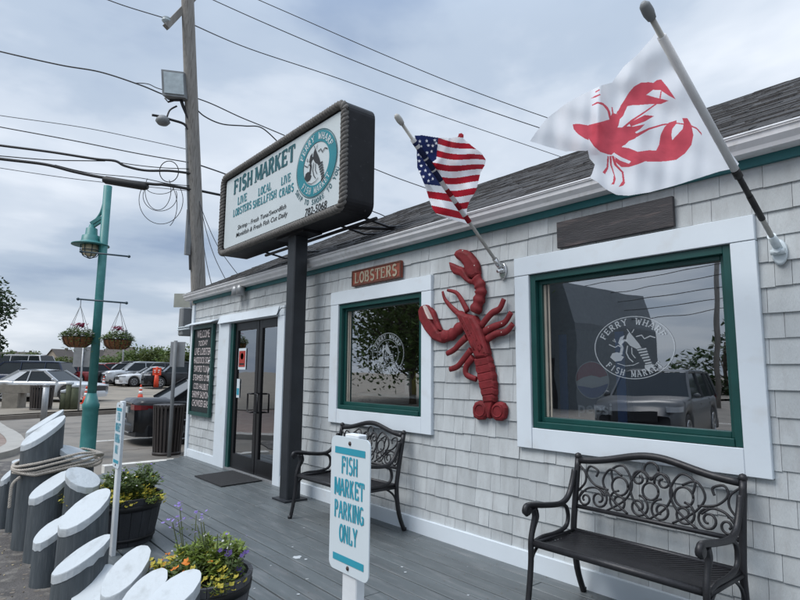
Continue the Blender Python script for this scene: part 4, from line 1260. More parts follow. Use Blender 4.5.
e_t, e_b = face_uv(320, 129.5), face_uv(316, 197)
ERX, ERY = (e_r[0]-e_l[0])/2, (e_t[1]-e_b[1])/2
EC = ((e_l[0]+e_r[0])/2, fy, (e_t[1]+e_b[1])/2)
emblem(b, EC, U, V, nrm, ERX*.965, ERY*.965, 1, 3, 2, True, m_line=0)
put_arc_serif(b, 'SHIP TO SHORE TO YOU', np.array(EC), U, V, nrm, ERX*1.13, ERY*1.13, 212, 335, .058, 0, inward=True)
b.build('lettering', [M['signdark'], M['signteal'], M['black'], M['signface']], fc, world=True)
# rope trim all round the face
def rope(b, pts, r, closed=False, lay=.10):
    P = [np.array(p, float) for p in pts]
    L = [0]
    for i in range(1, len(P)): L.append(L[-1]+np.linalg.norm(P[i]-P[i-1]))
    N = max(6, int(L[-1]/(lay/7)))
    for s in range(3):
        Q = []
        for i in range(N+1):
            d = L[-1]*i/N
            k = min(max(np.searchsorted(L, d)-1, 0), len(P)-2)
            f = (d-L[k])/(L[k+1]-L[k]+1e-9); p = P[k]*(1-f)+P[k+1]*f
            t = P[k+1]-P[k]; t = t/(np.linalg.norm(t)+1e-9)
            a = np.cross(t, (.21, .94, .27)); a = a/np.linalg.norm(a); c = np.cross(t, a)
            th = 2*math.pi*(d/lay+s/3)
            Q.append(p+(a*math.cos(th)+c*math.sin(th))*r*.55)
        b.tube(Q, r*.56, 6)
    return b
b = MB()
e = .034
loop = [(x_, SY0-.02, z_) for x_, z_ in rr(sx0+e, sx1-e, sz0+e, sz1-e, .10)]
rope(b, loop+[loop[0]], .044, lay=.15)
b.build('rope_trim', M['rope_dark'], sp, world=True)
b = MB()
for x_ in (-7.2, -6.6, -5.3, -4.85):
    b.tube([(x_, -.2, 3.14), (x_+.08, .2, 3.06), (x_+.12, .55, 3.12)], .014, 6)
b.tube([(-7.3, -.02, 3.10), (-4.7, -.02, 3.10)], .02, 6)
b.box(-6.25, -5.6, -.40, -.14, 3.07, 3.135)
b.tube([(-5.2, -.05, 3.09), (-4.7, .35, 3.05)], .02, 6)
b.build('bracing', M['iron'], sp, world=True)

# ------------------------------------------------------------------ parking signs
def parking_sign(name, label, x, y, z0, z1, w, pw, zb):
    t = thing(name, label, 'sign', (x, y, zb), 0, 'parking signs along the deck edge')
    h = z1-z0; zc = (z0+z1)/2-zb
    b = MB(); b.box(-pw/2, pw/2, .004, .004+pw*.45, 0, z1-zb+.012, bev=.004); b.build('post', M['postwhite'], t)
    b = MB(); b.prism(rr(-w/2, w/2, zc-h/2, zc+h/2, .03), lambda a, c, tt: (a, tt, c), -.003, .002)
    pl = b.build('panel', M['parkwhite'], t)
    b = MB()
    k = h/.523
    fyy = -.0045
    for tx, zz_, ww in (('FISH', .118, .115), ('MARKET', .030, .205), ('PARKING', -.058, .205), ('ONLY', -.146, .125)):
        put_serif(b, tx, (-ww*w/.27/2, fyy, zc+zz_*k-.002), U, V, nrm, ww*w/.27, .068*k, 0, kw=.23, nw=.21, serif=False)
    for zz_ in (.205, -.212):
        b.add([(-.105*w/.27, fyy, zc+zz_*k-.012*k), (.105*w/.27, fyy, zc+zz_*k-.012*k), (.105*w/.27, fyy, zc+zz_*k+.014*k), (-.105*w/.27, fyy, zc+zz_*k+.014*k)], [(0, 1, 2, 3)])
    b.build('lettering', M['parkteal'], pl)
    b = MB()
    for zz_ in (.238, -.238): b.ball((0, -.004, zc+zz_*k), .009, 8, 0, (1, .6, 1))
    b.build('bolt', mat('rusty_bolt', (.07, .05, .045), .6, metal=.4), pl)
    return t
parking_sign('parking_sign', 'near white sign reading FISH MARKET PARKING ONLY before the benches', -1.895, -2.27, .668, 1.189, .268, .095, -.04)
parking_sign('parking_sign', 'far white parking sign standing among the white-capped pilings', -5.04, -2.36, .672, 1.188, .195, .072, -.1)

# ------------------------------------------------------------------ pilings
PG = 'white-capped grey pilings along the footway'
def piling(px_, py_top, depth, dia, gr, ga, label, zb=-.135):
    p = atD(px_, py_top, depth)
    t = thing('piling', label, 'piling', (p[0], p[1], zb), 0, PG)
    H = p[2]-zb
    va = np.array([p[0], p[1]])-CAM[:2]; va = va/np.linalg.norm(va)
    g = np.array([va[1]*-1, va[0]])*-1*gr+va*ga
    r = dia/2
    n = 28
    seed = rnd.uniform(0, 100)
    rad = [r*(1+.03*mnoise.noise(Vector((math.cos(2*math.pi*j/n)*1.3+seed, math.sin(2*math.pi*j/n)*1.3, 0)))+.012*math.sin(j*2.9+seed)) for j in range(n)]
    xy = [(rad[j]*math.cos(2*math.pi*j/n), rad[j]*math.sin(2*math.pi*j/n)) for j in range(n)]
    zt_ = lambda x_, y_: H+g[0]*x_+g[1]*y_
    cap = .048
    b = MB()
    lev = 7
    vs = []
    for i in range(lev):
        f = i/(lev-1)
        for x_, y_ in xy:
            k = 1.06-.06*f
            top = zt_(x_, y_)-cap
            vs.append((x_*k, y_*k, top*f))
    fs = [(i*n+j, i*n+(j+1) % n, (i+1)*n+(j+1) % n, (i+1)*n+j) for i in range(lev-1) for j in range(n)]
    b.add(vs, fs, 0, True)
    b.build('body', M['pile'], t)
    b = MB()
    vs = []
    rr_ = random.Random(int(seed*100))
    drip = [(.004 if rr_.random() < .88 else -.016)*rr_.random() for j in range(n)]
    for k, dz in ((1.018, 'b'), (1.020, -.006), (1.008, 0), (.5, 0)):
        for j, (x_, y_) in enumerate(xy):
            zz_ = zt_(x_*k, y_*k)+(dz if dz != 'b' else -cap-.006+drip[j])
            vs.append((x_*k, y_*k, zz_))
    vs.append((0, 0, H))
    fs = [(i*n+j, i*n+(j+1) % n, (i+1)*n+(j+1) % n, (i+1)*n+j) for i in range(3) for j in range(n)]
    fs += [(3*n+j, 3*n+(j+1) % n, 4*n) for j in range(n)]
    b.add(vs, fs, 0, False)
    b.build('cap', M['pilecap'], t)
    return t
PIL = [
 (8.5, 474, 5.75, .125, .9, .3, 'short slim piling at the far left end of the row'),
 (19, 461, 5.65, .12, .1, .2, 'slim low piling left of the tallest piling'),
 (43.5, 430, 5.25, .33, .72, .22, 'tallest piling with steep white cap, rope wound round it'),
 (45, 421, 5.62, .30, .70, .10, 'piling half hidden behind the tallest piling'),
 (77, 452.5, 5.35, .30, -.42, .18, 'leaning-cap piling right of the tallest, beside the lamp base'),
 (50.5, 484, 4.85, .295, .62, .22, 'piling with slanted white cap just below the rope coils'),
 (83, 477, 4.75, .26, -.35, .42, 'piling with white cap touching the far planter flowers'),
 (85, 508, 4.05, .312, .62, .34, 'widest piling with broad white cap left of the far parking sign'),
 (50, 530, 4.25, .20, .62, .36, 'small piling with notched cap left of the widest piling'),
 (61, 521, 4.35, .14, .6, .3, 'thin piling squeezed beside the widest piling'),
 (82, 554, 3.55, .305, .60, .06, 'piling with long narrow white cap left of the far sign post'),
 (93, 585, 3.42, .22, .62, .50, 'low piling with stained cap below the long narrow cap'),
 (126, 570, 3.18, .24, .70, .50, 'piling with big round white cap facing up beside the far sign post'),
 (143, 593, 2.82, .22, .66, .42, 'piling tucked between two caps at the bottom edge'),
 (173, 592, 2.72, .25, .52, .25, 'rightmost piling, in front of the near barrel planter'),
 (108, 606, 3.05, .25, .6, .5, 'low piling at the bottom edge below the round cap'),
]
for a in PIL: piling(*a)
# rope wound round the tall pilings
b = MB()
pA, pB = atD(42, 462, 5.25), atD(78, 462, 5.35)
for i in range(5):
    z_ = .60+.022*i-.02
    lp = []
    for k in range(33):
        a = 2*math.pi*k/32
        # stadium round both piles
        d = (pB-pA)[:2]; L = np.linalg.norm(d); d = d/L; nn = np.array([-d[1], d[0]])
        ca, sa = math.cos(a), math.sin(a)
        c = pB if ca > 0 else pA
        rr1 = .218+.010*(i % 2) if ca <= 0 else .196+.010*(i % 2)
        q = c[:2]+d*ca*rr1+nn*sa*rr1
        fB = 1 if ca > 0 else 0
        lp.append((q[0], q[1], z_-.07*(1-fB)+.02*math.sin(a*2+i)))
    rope(b, lp+[lp[0]], .012, lay=.06)
q = atD(20, 480, 5.02)
rope(b, spline([(q[0], q[1], .50), (q[0]-.02, q[1]-.05, .44), (q[0]-.01, q[1]-.06, .34), (q[0]-.0, q[1]-.06, .24)], 6), .013, lay=.06)
tag(b.build('rope', M['rope']), 'pale rope wound several times round the tall pilings', 'rope')

# ------------------------------------------------------------------ planters and their flowers
def barrel(label, px_, depth, dia, h, m):
    p = atD(px_, 371, depth)
    t = thing('barrel_planter', label, 'planter', (p[0], p[1], .002), 0, 'half-barrel planters on the deck')
    r1 = dia/2; r0 = r1*.80
    b = MB(); n = 22
    for j in range(n):
        a0, a1 = 2*math.pi*(j+.02)/n, 2*math.pi*(j+.98)/n
        vs = []
        for f, k in ((0, 1), (.5, 1), (1, 1)):
            r = r0+(r1-r0)*(f**.85)
            for a in (a0, a1): vs += [(r*math.cos(a), r*math.sin(a), h*f), ((r-.025)*math.cos(a), (r-.025)*math.sin(a), h*f)]
        fs = [(0, 2, 6, 4), (4, 6, 10, 8), (2, 3, 7, 6), (6, 7, 11, 10), (0, 4, 5, 1), (4, 8, 9, 5), (8, 10, 11, 9), (1, 5, 7, 3), (5, 9, 11, 7)]
        b.add(vs, fs)
    b.build('staves', m, t)
    for z0, z1 in ((.10, .17), (.74, .86)):
        b = MB(); ra = r0+(r1-r0)*z0**.85+.004; rb = r0+(r1-r0)*z1**.85+.004
        b.lathe([(ra-.004, h*z0), (ra, h*z0), (rb, h*z1), (rb-.004, h*z1)], 44)
        b.f = b.f[:-2]; b.m = b.m[:-2]; b.sm = b.sm[:-2]
        b.build('hoop', M['hoop'], t)
    b = MB(); b.lathe([(r1-.03, h-.06), (r1*.5, h-.035), (0.0, h-.03)], 24); b.build('soil', M['soil'], t)
    return p, r1, h
def rv(z=.3):
    a = rnd.uniform(0, 2*math.pi); return np.array([math.cos(a), math.sin(a), z])
def flower(b, c, r, m, n=5):
    nr = np.array([rnd.uniform(-.6, .6), rnd.uniform(-.9, .1), 1.0]); nr = nr/np.linalg.norm(nr)
    a = np.cross(nr, (1, .2, 0)); a = a/np.linalg.norm(a); d = np.cross(nr, a)
    for k in range(n):
        th = 2*math.pi*k/n+rnd.uniform(-.2, .2)
        dr = a*math.cos(th)+d*math.sin(th)+nr*.25
        b.leaf(c, r, r*.95, dr, nr, m)
def bush(name, label, cat, base, R_, H_, nleaf, lm, fl, group=None, leafL=.035, nst=24, over=0.0, tall=False):
    """a rooted plant: stems, leaves, flowers"""
    t = thing(name, label, cat, base, 0, group)
    b = MB(); lf = MB(); fb = MB()
    mats = [f[0] for f in fl]
    tips = []
    for i in range(nst):
        a = rnd.uniform(0, 2*math.pi); rr0 = R_*math.sqrt(rnd.random())
        tip = np.array([rr0*math.cos(a), rr0*math.sin(a), H_*rnd.uniform(.55, 1.0)*(1-.35*(rr0/R_)**2)-over*rr0/R_])
        root = np.array([tip[0]*.35, tip[1]*.35, 0])
        mid = (root+tip)/2+np.array([tip[0]*.12, tip[1]*.12, H_*.12])
        P = spline([root, mid, tip], 4); b.tube(P, [.0028]*len(P), 4)
        tips.append(tip)
        for k in range(nleaf//nst):
            f = rnd.uniform(.25, 1.0) if not tall else rnd.uniform(.05, .75)
            c = P[int(f*(len(P)-1))]+np.array([rnd.gauss(0, .012), rnd.gauss(0, .012), rnd.gauss(0, .01)])
            d = rv(rnd.uniform(-.2, .9)); lf.leaf(c, leafL*rnd.uniform(.6, 1.3), leafL*rnd.uniform(.35, .55), d, np.array([rnd.uniform(-.5, .5), rnd.uniform(-.5, .5), 1]), 0)
    for mi, (mname, cnt, fr, npet) in enumerate(fl):
        for k in range(cnt):
            tip = tips[(k*3+mi) % len(tips)]
            flower(fb, tip+np.array([rnd.gauss(0, .025), rnd.gauss(0, .025), rnd.uniform(-.02, .03)]), fr*rnd.uniform(.5, 1.05), mi, npet)
    b.build('stems', M['stem'], t); lf.build('foliage', lm, t)
    if fl: fb.build('blossom', [M[q] for q in mats], t)
    return t
def P3(p, r, h, a, f): return (p[0]+r*f*math.cos(R(a)), p[1]+r*f*math.sin(R(a)), h-.035)
p, r, h = barrel('dark half-barrel planter behind the far parking sign post', 131, 5.02, .66, .385, M['barreldark'])
bush('trailing_plant', 'yellow-leaved creeper spilling over the front rim of the far planter', 'plant', P3(p, r, h, -40, .75), .18, .11, 700, M['leafA'], [('yellow', 150, .022, 4)], leafL=.03, nst=40, over=.05)
bush('trailing_plant', 'yellow creeper on the right rim of the far planter', 'plant', P3(p, r, h, 30, .75), .16, .11, 560, M['leafA'], [('yellow', 80, .022, 4)], leafL=.03, nst=30, over=.05)
bush('leafy_plant', 'bright green bushy plant in the middle of the far planter', 'plant', P3(p, r, h, 20, .25), .24, .25, 1900, M['leafB'], [('yellow', 10, .02, 4), ('petalwhite', 10, .016, 5)], leafL=.045, nst=44)
bush('leafy_plant', 'tall green plant at the back of the far planter', 'plant', P3(p, r, h, 140, .5), .24, .30, 1700, M['leafB'], [('lilac', 14, .013, 5), ('petalwhite', 12, .013, 5)], leafL=.04, nst=44)
bush('trailing_plant', 'pale-flowered trailing plant hanging over the left rim of the far planter', 'plant', P3(p, r, h, 200, .95), .19, .14, 640, M['leafA'], [('petalwhite', 50, .018, 5), ('yellow', 60, .02, 4)], leafL=.03, nst=34, over=.06)
bush('trailing_plant', 'yellow creeper at the left front of the far planter', 'plant', P3(p, r, h, -110, .9), .17, .12, 560, M['leafA'], [('yellow', 70, .022, 4)], leafL=.03, nst=26, over=.05)
p, r, h = barrel('weathered half-barrel planter nearest the photographer', 213, 3.25, .54, .345, M['barrel'])
bush('pansy_plant', 'orange pansies at the front of the near planter', 'flowers', P3(p, r, h, -60, .50), .11, .15, 260, M['leafB'], [('orange', 9, .030, 5), ('yellow', 3, .028, 5)], leafL=.035, nst=24)
bush('pansy_plant', 'dark violet pansies at the right of the near planter', 'flowers', P3(p, r, h, 25, .68), .09, .18, 200, M['leafB'], [('violet', 14, .026, 5)], leafL=.03, nst=20)
bush('leafy_plant', 'bright green plant in the middle of the near planter', 'plant', P3(p, r, h, 100, .2), .21, .22, 2200, M['leafA'], [('petalwhite', 8, .014, 5), ('yellow', 8, .02, 4)], leafL=.042, nst=44)
bush('trailing_plant', 'yellow trailing plant on the left rim of the near planter', 'plant', P3(p, r, h, 205, .80), .145, .12, 380, M['leafA'], [('yellow', 95, .020, 4), ('orange', 14, .016, 4)], leafL=.028, nst=36, over=.05)
bush('trailing_plant', 'yellow-leaved plant on the right rim of the near planter', 'plant', P3(p, r, h, 5, .88), .09, .11, 120, M['leafA'], [('yellow', 40, .020, 4)], leafL=.03, nst=20, over=.03)
bush('alyssum_plant', 'small white alyssum at the back left of the near planter', 'flowers', P3(p, r, h, 165, .6), .12, .17, 200, M['leafB'], [('petalwhite', 60, .012, 4)], leafL=.022, nst=30)
bush('verbena_plant', 'tall wispy verbena with lilac heads leaning left over the near planter', 'flowers', (p[0]-.10, p[1]-.02, h-.035), .15, .46, 60, M['leafB'], [('lilac', 34, .013, 5)], leafL=.025, nst=4, tall=True)
bush('leafy_plant', 'thin tall seedheads standing behind the near planter greenery', 'plant', P3(p, r, h, 60, .3), .17, .36, 130, M['leafB'], [('petalwhite', 10, .010, 5), ('lilac', 5, .010, 5)], leafL=.025, nst=13, tall=True)

# ------------------------------------------------------------------ flags
def pip(P, X, Y_):
    """vectorised point-in-polygon"""
    c = np.zeros(X.shape, bool); n = len(P)
    for i in range(n):
        x0, y0 = P[i]; x1, y1 = P[i-1]
        if y0 == y1: continue
        k = ((y0 > Y_) != (y1 > Y_)) & (X < (x1-x0)*(Y_-y0)/(y1-y0)+x0)
        c ^= k
    return c
def cloth(name, outline, p0, pdir, wind, rip, paint_fn, mats, parent, step=.42):
    nrm_ = np.cross(pdir, wind); nrm_ = nrm_/np.linalg.norm(nrm_)
    xs_ = np.arange(min(p[0] for p in outline)-1, max(p[0] for p in outline)+1, step)
    ys_ = np.arange(min(p[1] for p in outline)-1, max(p[1] for p in outline)+1, step)
    X, Y_ = np.meshgrid(xs_, ys_)
    ins = pip(outline, X, Y_)
    D = fw[None, None]+rt*((X-400)/F_PX)[..., None]-up*((Y_-300)/F_PX)[..., None]
    k = ((p0-CAM)@nrm_)/(D@nrm_)
    w = rip(X, Y_)
    Pt = CAM+D*(k*(1+w*.55))[..., None]
    cell = ins[:-1, :-1] & ins[1:, :-1] & ins[:-1, 1:] & ins[1:, 1:]
    col_ = paint_fn((X[:-1, :-1]+X[1:, 1:])/2, (Y_[:-1, :-1]+Y_[1:, 1:])/2)
    used = np.zeros(X.shape, bool)
    used[:-1, :-1] |= cell; used[1:, :-1] |= cell; used[:-1, 1:] |= cell; used[1:, 1:] |= cell
    idx = -np.ones(X.shape, int); idx[used] = np.arange(used.sum())
    b = MB()
    b.v = [tuple(q) for q in Pt[used]]
    J, I = np.nonzero(cell)
    b.f = [(int(idx[j, i]), int(idx[j+1, i]), int(idx[j+1, i+1]), int(idx[j, i+1])) for j, i in zip(J, I)]
    b.m = [int(q) for q in col_[cell]]; b.sm = [True]*len(b.f)
    return b.build(name, mats, parent, world=True)
def flag_pole(t, B, T, m_tip, bands=None):
    B, T = np.array(B, float), np.array(T, float)
    b = MB()
    d = T-B
    b.tube([B, B+d*.5, T], [.0135, .0135, .0125], 10)
    po = b.build('pole', M['flagpole'], t, world=True)
    dn = d/np.linalg.norm(d)
    b = MB(); b.tube([T-dn*.01, T+dn*.02, T+dn*.035, T+dn*.06, T+dn*.075], [.018, .024, .024, .022, .010], 10)
    b.build('finial', m_tip, t, world=True)
    b = MB()
    b.lathe([(.0, 0), (.045, 0), (.05, .008), (.04, .014)], 16, (0, 0, 0))
    # wall plate, stretched upright
    b.v = [(B[0]+v[0]*.8, -.006-v[2], B[2]-.03+v[1]*1.5) for v in b.v]
    b.f = [tuple(reversed(f)) for f in b.f]
    b.tube([B-dn*.03, B+dn*.09], .022, 12)
    b.tube([(B[0]-.035, B[1]+.01, B[2]-.03), (B[0]+.035, B[1]+.01, B[2]-.03)], .016, 8)
    b.tube([(B[0], .0, B[2]-.03), (B[0], B[1]-.01, B[2]-.02)], .02, 8)
    b.build('bracket', M['chrome'] if bands else M['parkwhite'], t, world=True)
    return po
# American flag
B1, T1 = onY(500, 267, -.05), None
T1 = onX(401.5, 123, B1[0])
tf = thing('american_flag', 'stars and stripes flag flapping on an angled pole above the red lobster', 'flag', B1)
flag_pole(tf, B1, T1, M['flagpole'], True)
pd = (T1-B1)/np.linalg.norm(T1-B1)
def fz(x, y): return (390+x/4.8, 110+y/4.8)
usout = [fz(*p) for p in [(118, 122), (155, 120), (230, 132), (290, 134), (325, 128), (330, 112), (345, 110), (355, 118), (355, 138), (395, 172), (440, 205), (462, 240), (455, 268), (436, 300), (425, 345), (415, 385), (404, 405),
     (385, 432), (372, 470), (368, 498), (392, 540), (388, 552), (340, 538), (280, 522), (222, 500), (205, 478), (190, 440), (172, 380), (150, 322), (130, 278), (128, 222), (128, 190)]]
pole_l = (fz(50, 55), fz(395, 555))
def side(X, Y_):
    (x0, y0), (x1, y1) = pole_l
    return (X-(x0+(x1-x0)*(Y_-y0)/(y1-y0)))
def us_paint(X, Y_):
    s = side(X, Y_)
    xx = (X-390)*4.8; yy = (Y_-110)*4.8
    col_ = np.zeros(X.shape, int)
    # right lobe: bands sagging from hoist to fly; fold line makes the two upper stripes fan out
    f = np.clip((xx-230)/220, -.5, 1.2)
    base = yy-132-52*np.clip(f, 0, 1)**1.2*np.clip((300-yy)/170, 0, 1)*1.15-8*np.sin(f*5)
    band = np.floor(base/31.0).astype(int)
    red = (band % 2 == 0)
    right = s > 0
    col_[right & red] = 1
    # left lobe
    bl = yy-355-.12*(xx-160)-.10*(xx-160)*np.clip((yy-400)/100, 0, 1)
    redl = (np.floor((bl+32)/32).astype(int) % 2 == 0)
    col_[(~right) & redl] = 1
    cant_r = right & (xx < 232-.09*(yy-130)-(yy > 235)*(yy-235)*1.2) & (yy < 330)
    cant_l = (~right) & (bl < 0)
    cant = cant_r | cant_l
    col_[cant] = 2
    # stars
    for sx, sy in ((143, 150), (176, 148), (205, 172), (150, 175), (184, 170), (200, 198), (222, 160), (178, 205), (140, 245), (150, 268), (142, 295), (170, 290), (190, 310), (178, 262), (205, 330), (160, 320), (185, 340), (215, 145), (136, 215), (152, 222)):
        P = [(sx+(8 if k % 2 == 0 else 3.4)*math.sin(k*math.pi/5), sy-(9 if k % 2 == 0 else 3.8)*math.cos(k*math.pi/5)) for k in range(10)]
        col_[pip(P, xx, yy) & cant] = 0
    return col_
def us_rip(X, Y_):
    s = side(X, Y_)
    a = np.abs(s)
    amp = np.clip(a/14, 0, 1)
    w = .022*np.sin((X-.45*Y_)*.20)*amp+.012*np.sin((X*.6+Y_)*.16+1)*amp+.03*np.clip(-s/12, 0, 1.2)+.0016*s*(s > 0)
    # fold crease in upper right
    w += .03*np.exp(-((X-425-(185-Y_)*.55)/6.0)**2)*(s > 4)
    return w*1.0
cloth('fabric', usout, B1, pd, np.array([1.0, .12, 0]), us_rip, us_paint, [M['flagwhite'], M['flagred'], M['flagnavy']], tf, .4)
# the sleeve over the pole shows the flag wound round it
b = MB()
a0, a1 = T1+(B1-T1)*.10, T1+(B1-T1)*.66
K = 60
for i in range(K):
    f0, f1 = i/K, (i+1)/K
    m_ = 1 if f0 < .50 else (0 if int((f0-.50)/.5*6.2) % 2 == 0 else 2)
    if f0 < .12: m_ = 0 if i % 4 < 2 else 1
    if m_ == 1 and i % 8 in (5,): m_ = 0
    b.tube([a0+(a1-a0)*f0, a0+(a1-a0)*f1], .0205, 10, m=m_, cap=False)
b.build('sleeve', [M['flagwhite'], M['flagnavy'], M['flagred']], tf, world=True)
# white lobster flag
B2 = onY(777, 246, -.05)
T2 = onX(651, 17, B2[0])
tw = thing('lobster_flag', 'white flag printed with a red lobster on an angled pole above the large window', 'flag', B2)
flag_pole(tw, B2, T2, M['greymetal'])
pd2 = (T2-B2)/np.linalg.norm(T2-B2)
def fl(x, y): return (520+x/2.307, y/2.307)
def fp(x, y): return (565+x/5.0, 75+y/5.0)
wout = [fl(*p) for p in [(318, 68), (300, 92), (270, 126), (240, 152), (212, 190), (190, 196), (150, 214), (110, 236), (62, 272), (40, 300), (22, 326), (60, 338), (104, 350), (156, 348), (160, 366), (172, 380), (166, 400), (160, 410),
        (178, 420), (196, 436), (222, 450), (250, 452), (300, 444), (360, 428), (410, 412), (460, 396), (498, 388), (506, 378), (470, 330), (420, 246), (370, 154), (330, 80)]]
LP = [[(300, 212), (330, 222), (345, 255), (372, 245), (390, 268), (378, 250)],
      [(38, 246), (70, 244), (118, 252), (124, 290), (118, 326), (96, 316), (66, 296), (44, 272)],
      [(118, 250), (150, 242), (190, 232), (222, 222), (236, 190), (262, 196), (276, 212), (268, 250), (250, 290), (240, 330), (232, 380), (212, 396), (176, 384), (144, 356), (120, 320)],
      [(262, 188), (280, 150), (300, 120), (318, 90), (345, 58), (380, 38), (420, 36), (445, 40), (418, 80), (400, 104), (380, 120), (352, 148), (312, 156), (296, 190), (284, 208)],
      [(380, 66), (420, 60), (458, 26), (480, 22), (512, 60), (554, 122), (520, 104), (478, 76), (440, 74), (400, 104)],
      [(372, 108), (410, 100), (450, 112), (518, 128), (478, 146), (420, 146), (372, 150), (340, 150)],
      [(240, 330), (262, 280), (300, 256), (340, 258), (400, 246), (374, 272), (350, 286), (366, 300), (350, 318), (320, 330), (300, 350), (262, 362)],
      [(232, 372), (270, 358), (320, 366), (364, 384), (420, 376), (456, 378), (470, 350), (478, 300), (496, 262), (520, 238), (558, 226), (556, 244), (536, 270), (532, 300), (536, 326), (560, 300), (588, 270), (594, 240), (586, 216), (612, 216), (632, 250), (642, 300), (632, 350), (600, 392), (556, 424), (500, 432), (440, 434), (400, 432), (366, 446), (320, 460), (282, 460), (254, 436), (250, 410), (276, 428), (320, 444), (330, 432), (280, 410), (250, 392)],
      [(222, 222), (212, 180), (190, 152), (164, 142), (136, 154), (134, 150), (160, 134), (188, 138), (214, 160), (226, 184), (232, 222)],
      [(128, 118), (150, 104), (176, 94), (178, 100), (152, 112)], [(150, 84), (172, 70), (174, 76), (154, 88)],
      [(252, 290), (330, 225), (400, 180), (470, 130), (478, 80), (484, 80), (476, 134), (404, 186), (334, 234), (270, 290)],
      [(320, 240), (400, 200), (446, 205), (400, 232), (330, 258)],
      [(350, 296), (420, 264), (490, 244), (560, 238), (620, 246), (660, 264), (684, 292), (684, 306), (680, 296), (656, 270), (616, 252), (560, 244), (490, 252), (420, 274), (360, 310)],
      [(212, 404), (208, 460), (188, 486), (200, 496), (216, 468), (220, 408)],
      [(222, 404), (226, 450), (244, 500), (240, 534), (230, 548), (246, 546), (254, 520), (246, 490), (234, 450), (232, 404)],
      [(232, 404), (246, 450), (284, 488), (288, 530), (268, 560), (292, 552), (300, 540), (292, 484), (260, 450), (244, 404)],
      [(236, 200), (232, 160), (238, 162), (244, 196)], [(256, 196), (262, 180), (276, 174), (272, 190)]]
LP.append([(214, 232), (262, 196), (276, 212), (262, 262), (330, 262), (372, 252), (352, 282), (330, 316), (300, 348), (262, 372), (232, 400), (210, 396)])
LP.append([(262, 196), (284, 150), (312, 152), (290, 206), (272, 222)])
LP = [[fp(*p) for p in P] for P in LP[1:]]
def w_paint(X, Y_):
    c = np.zeros(X.shape, int)
    for P in LP: c[pip(P, X, Y_)] = 1
    return c
def w_rip(X, Y_):
    # distance from the pole controls how far the cloth billows
    (x0, y0), (x1, y1) = (651, 17), (777, 246)
    s = ((x0+(x1-x0)*(Y_-y0)/(y1-y0))-X)
    a = np.clip(s/60, 0, 1)
    w = .030*np.sin(s*.045+Y_*.02)*a+.010*np.sin(s*.12-Y_*.06)*a+.008*np.sin(Y_*.14+s*.05)*a+.003*np.sin(s*.33-Y_*.22)*a
    w += .045*np.exp(-((X-600+(Y_-85)*.05)/6)**2)*a*np.clip((155-Y_)/30, 0, 1)
    w += .012*np.sin((X+Y_*1.2)*.09)*np.exp(-((Y_-60)/50)**2)
    return w
cloth('fabric', wout, B2, pd2, np.array([-1.0, .10, 0]), w_rip, w_paint, [M['flagwhite'], M['flagpink']], tw, .36)
b = MB(); a0, a1 = T2+(B2-T2)*.065, T2+(B2-T2)*.60; b.tube([a0, a1], .019, 12); b.build('sleeve', M['flagwhite'], tw, world=True)
b = MB(); b.tube([T2+(B2-T2)*.602, T2+(B2-T2)*.635], .021, 10)
b.tube([T2+(B2-T2)*.635, T2+(B2-T2)*.73], .0145, 10)
b.tube([T2+(B2-T2)*.73, T2+(B2-T2)*.85], .0165, 10)
b.build('tape_band', M['rubber'], tw, world=True)

# ------------------------------------------------------------------ lamp post with baskets
LD = 10.6
lp0 = atD(93.6, 371, LD)
lamp = thing('street_lamp', 'tall teal street lamp with one hanging lantern and crossbars', 'street lamp', (lp0[0], lp0[1], -.15))
def lz(py_): return atD(95, py_, LD)[2]+.15
b = MB(); b.lathe([(.155, 0), (.16, .08), (.135, .12), (.135, lz(409)), (.145, lz(408)), (.149, lz(404)), (.13, lz(402.5)), (.08, lz(393))], 20); b.build('base', M['lamp'], lamp)
b = MB(); b.tube([(0, 0, lz(394)), (0, 0, lz(300)), (0, 0, lz(178))], [.080, .078, .076], 14); b.build('pole', M['lamp'], lamp)
zt_ = lz(178)
ll = -RH                     # towards the left of the picture
def L3(s, z, f=0.0): return (ll[0]*s+FH[0]*f, ll[1]*s+FH[1]*f, z)
b = MB()
b.tube(spline([L3(.05, lz(195)), L3(.10, lz(207)), L3(.20, lz(216)), L3(.25, lz(222))], 6), .025, 8)
b.bar(L3(.08, lz(212)), L3(.27, lz(219)), .06, .07); b.bar(L3(.07, lz(216)), L3(.25, lz(223)), .05, .04)
b.build('bracket', M['lamp'], lamp)
LC = L3(.25, 0)
b = MB()
b.lathe([(.05, lz(220)), (.06, lz(223)), (.10, lz(224)), (.11, lz(231)), (.16, lz(232)), (.17, lz(237)), (.19, lz(238.5)), (.33, lz(241)), (.335, lz(242)), (.17, lz(241.5))], 24, (LC[0], LC[1], 0))
lan = b.build('lantern', M['lamp'], lamp)
b = MB(); b.lathe([(.145, lz(241.8)), (.15, lz(247)), (.11, lz(252)), (.0, lz(254))], 18, (LC[0], LC[1], 0)); b.build('globe', M['globe'], lan)
b = MB()
for k in range(8):
    a = 2*math.pi*k/8
    b.tube([(LC[0]+rr_*math.cos(a), LC[1]+rr_*math.sin(a), z_) for rr_, z_ in ((.165, lz(241.5)), (.17, lz(247.5)), (.12, lz(253)), (.01, lz(255.5)))], .008, 5)
b.tube([(LC[0]+.172*math.cos(a), LC[1]+.172*math.sin(a), lz(247.5)) for a in np.linspace(0, 2*math.pi, 25)[:-1]], .008, 5, closed=True)
b.build('cage', M['lampdark'], lan)
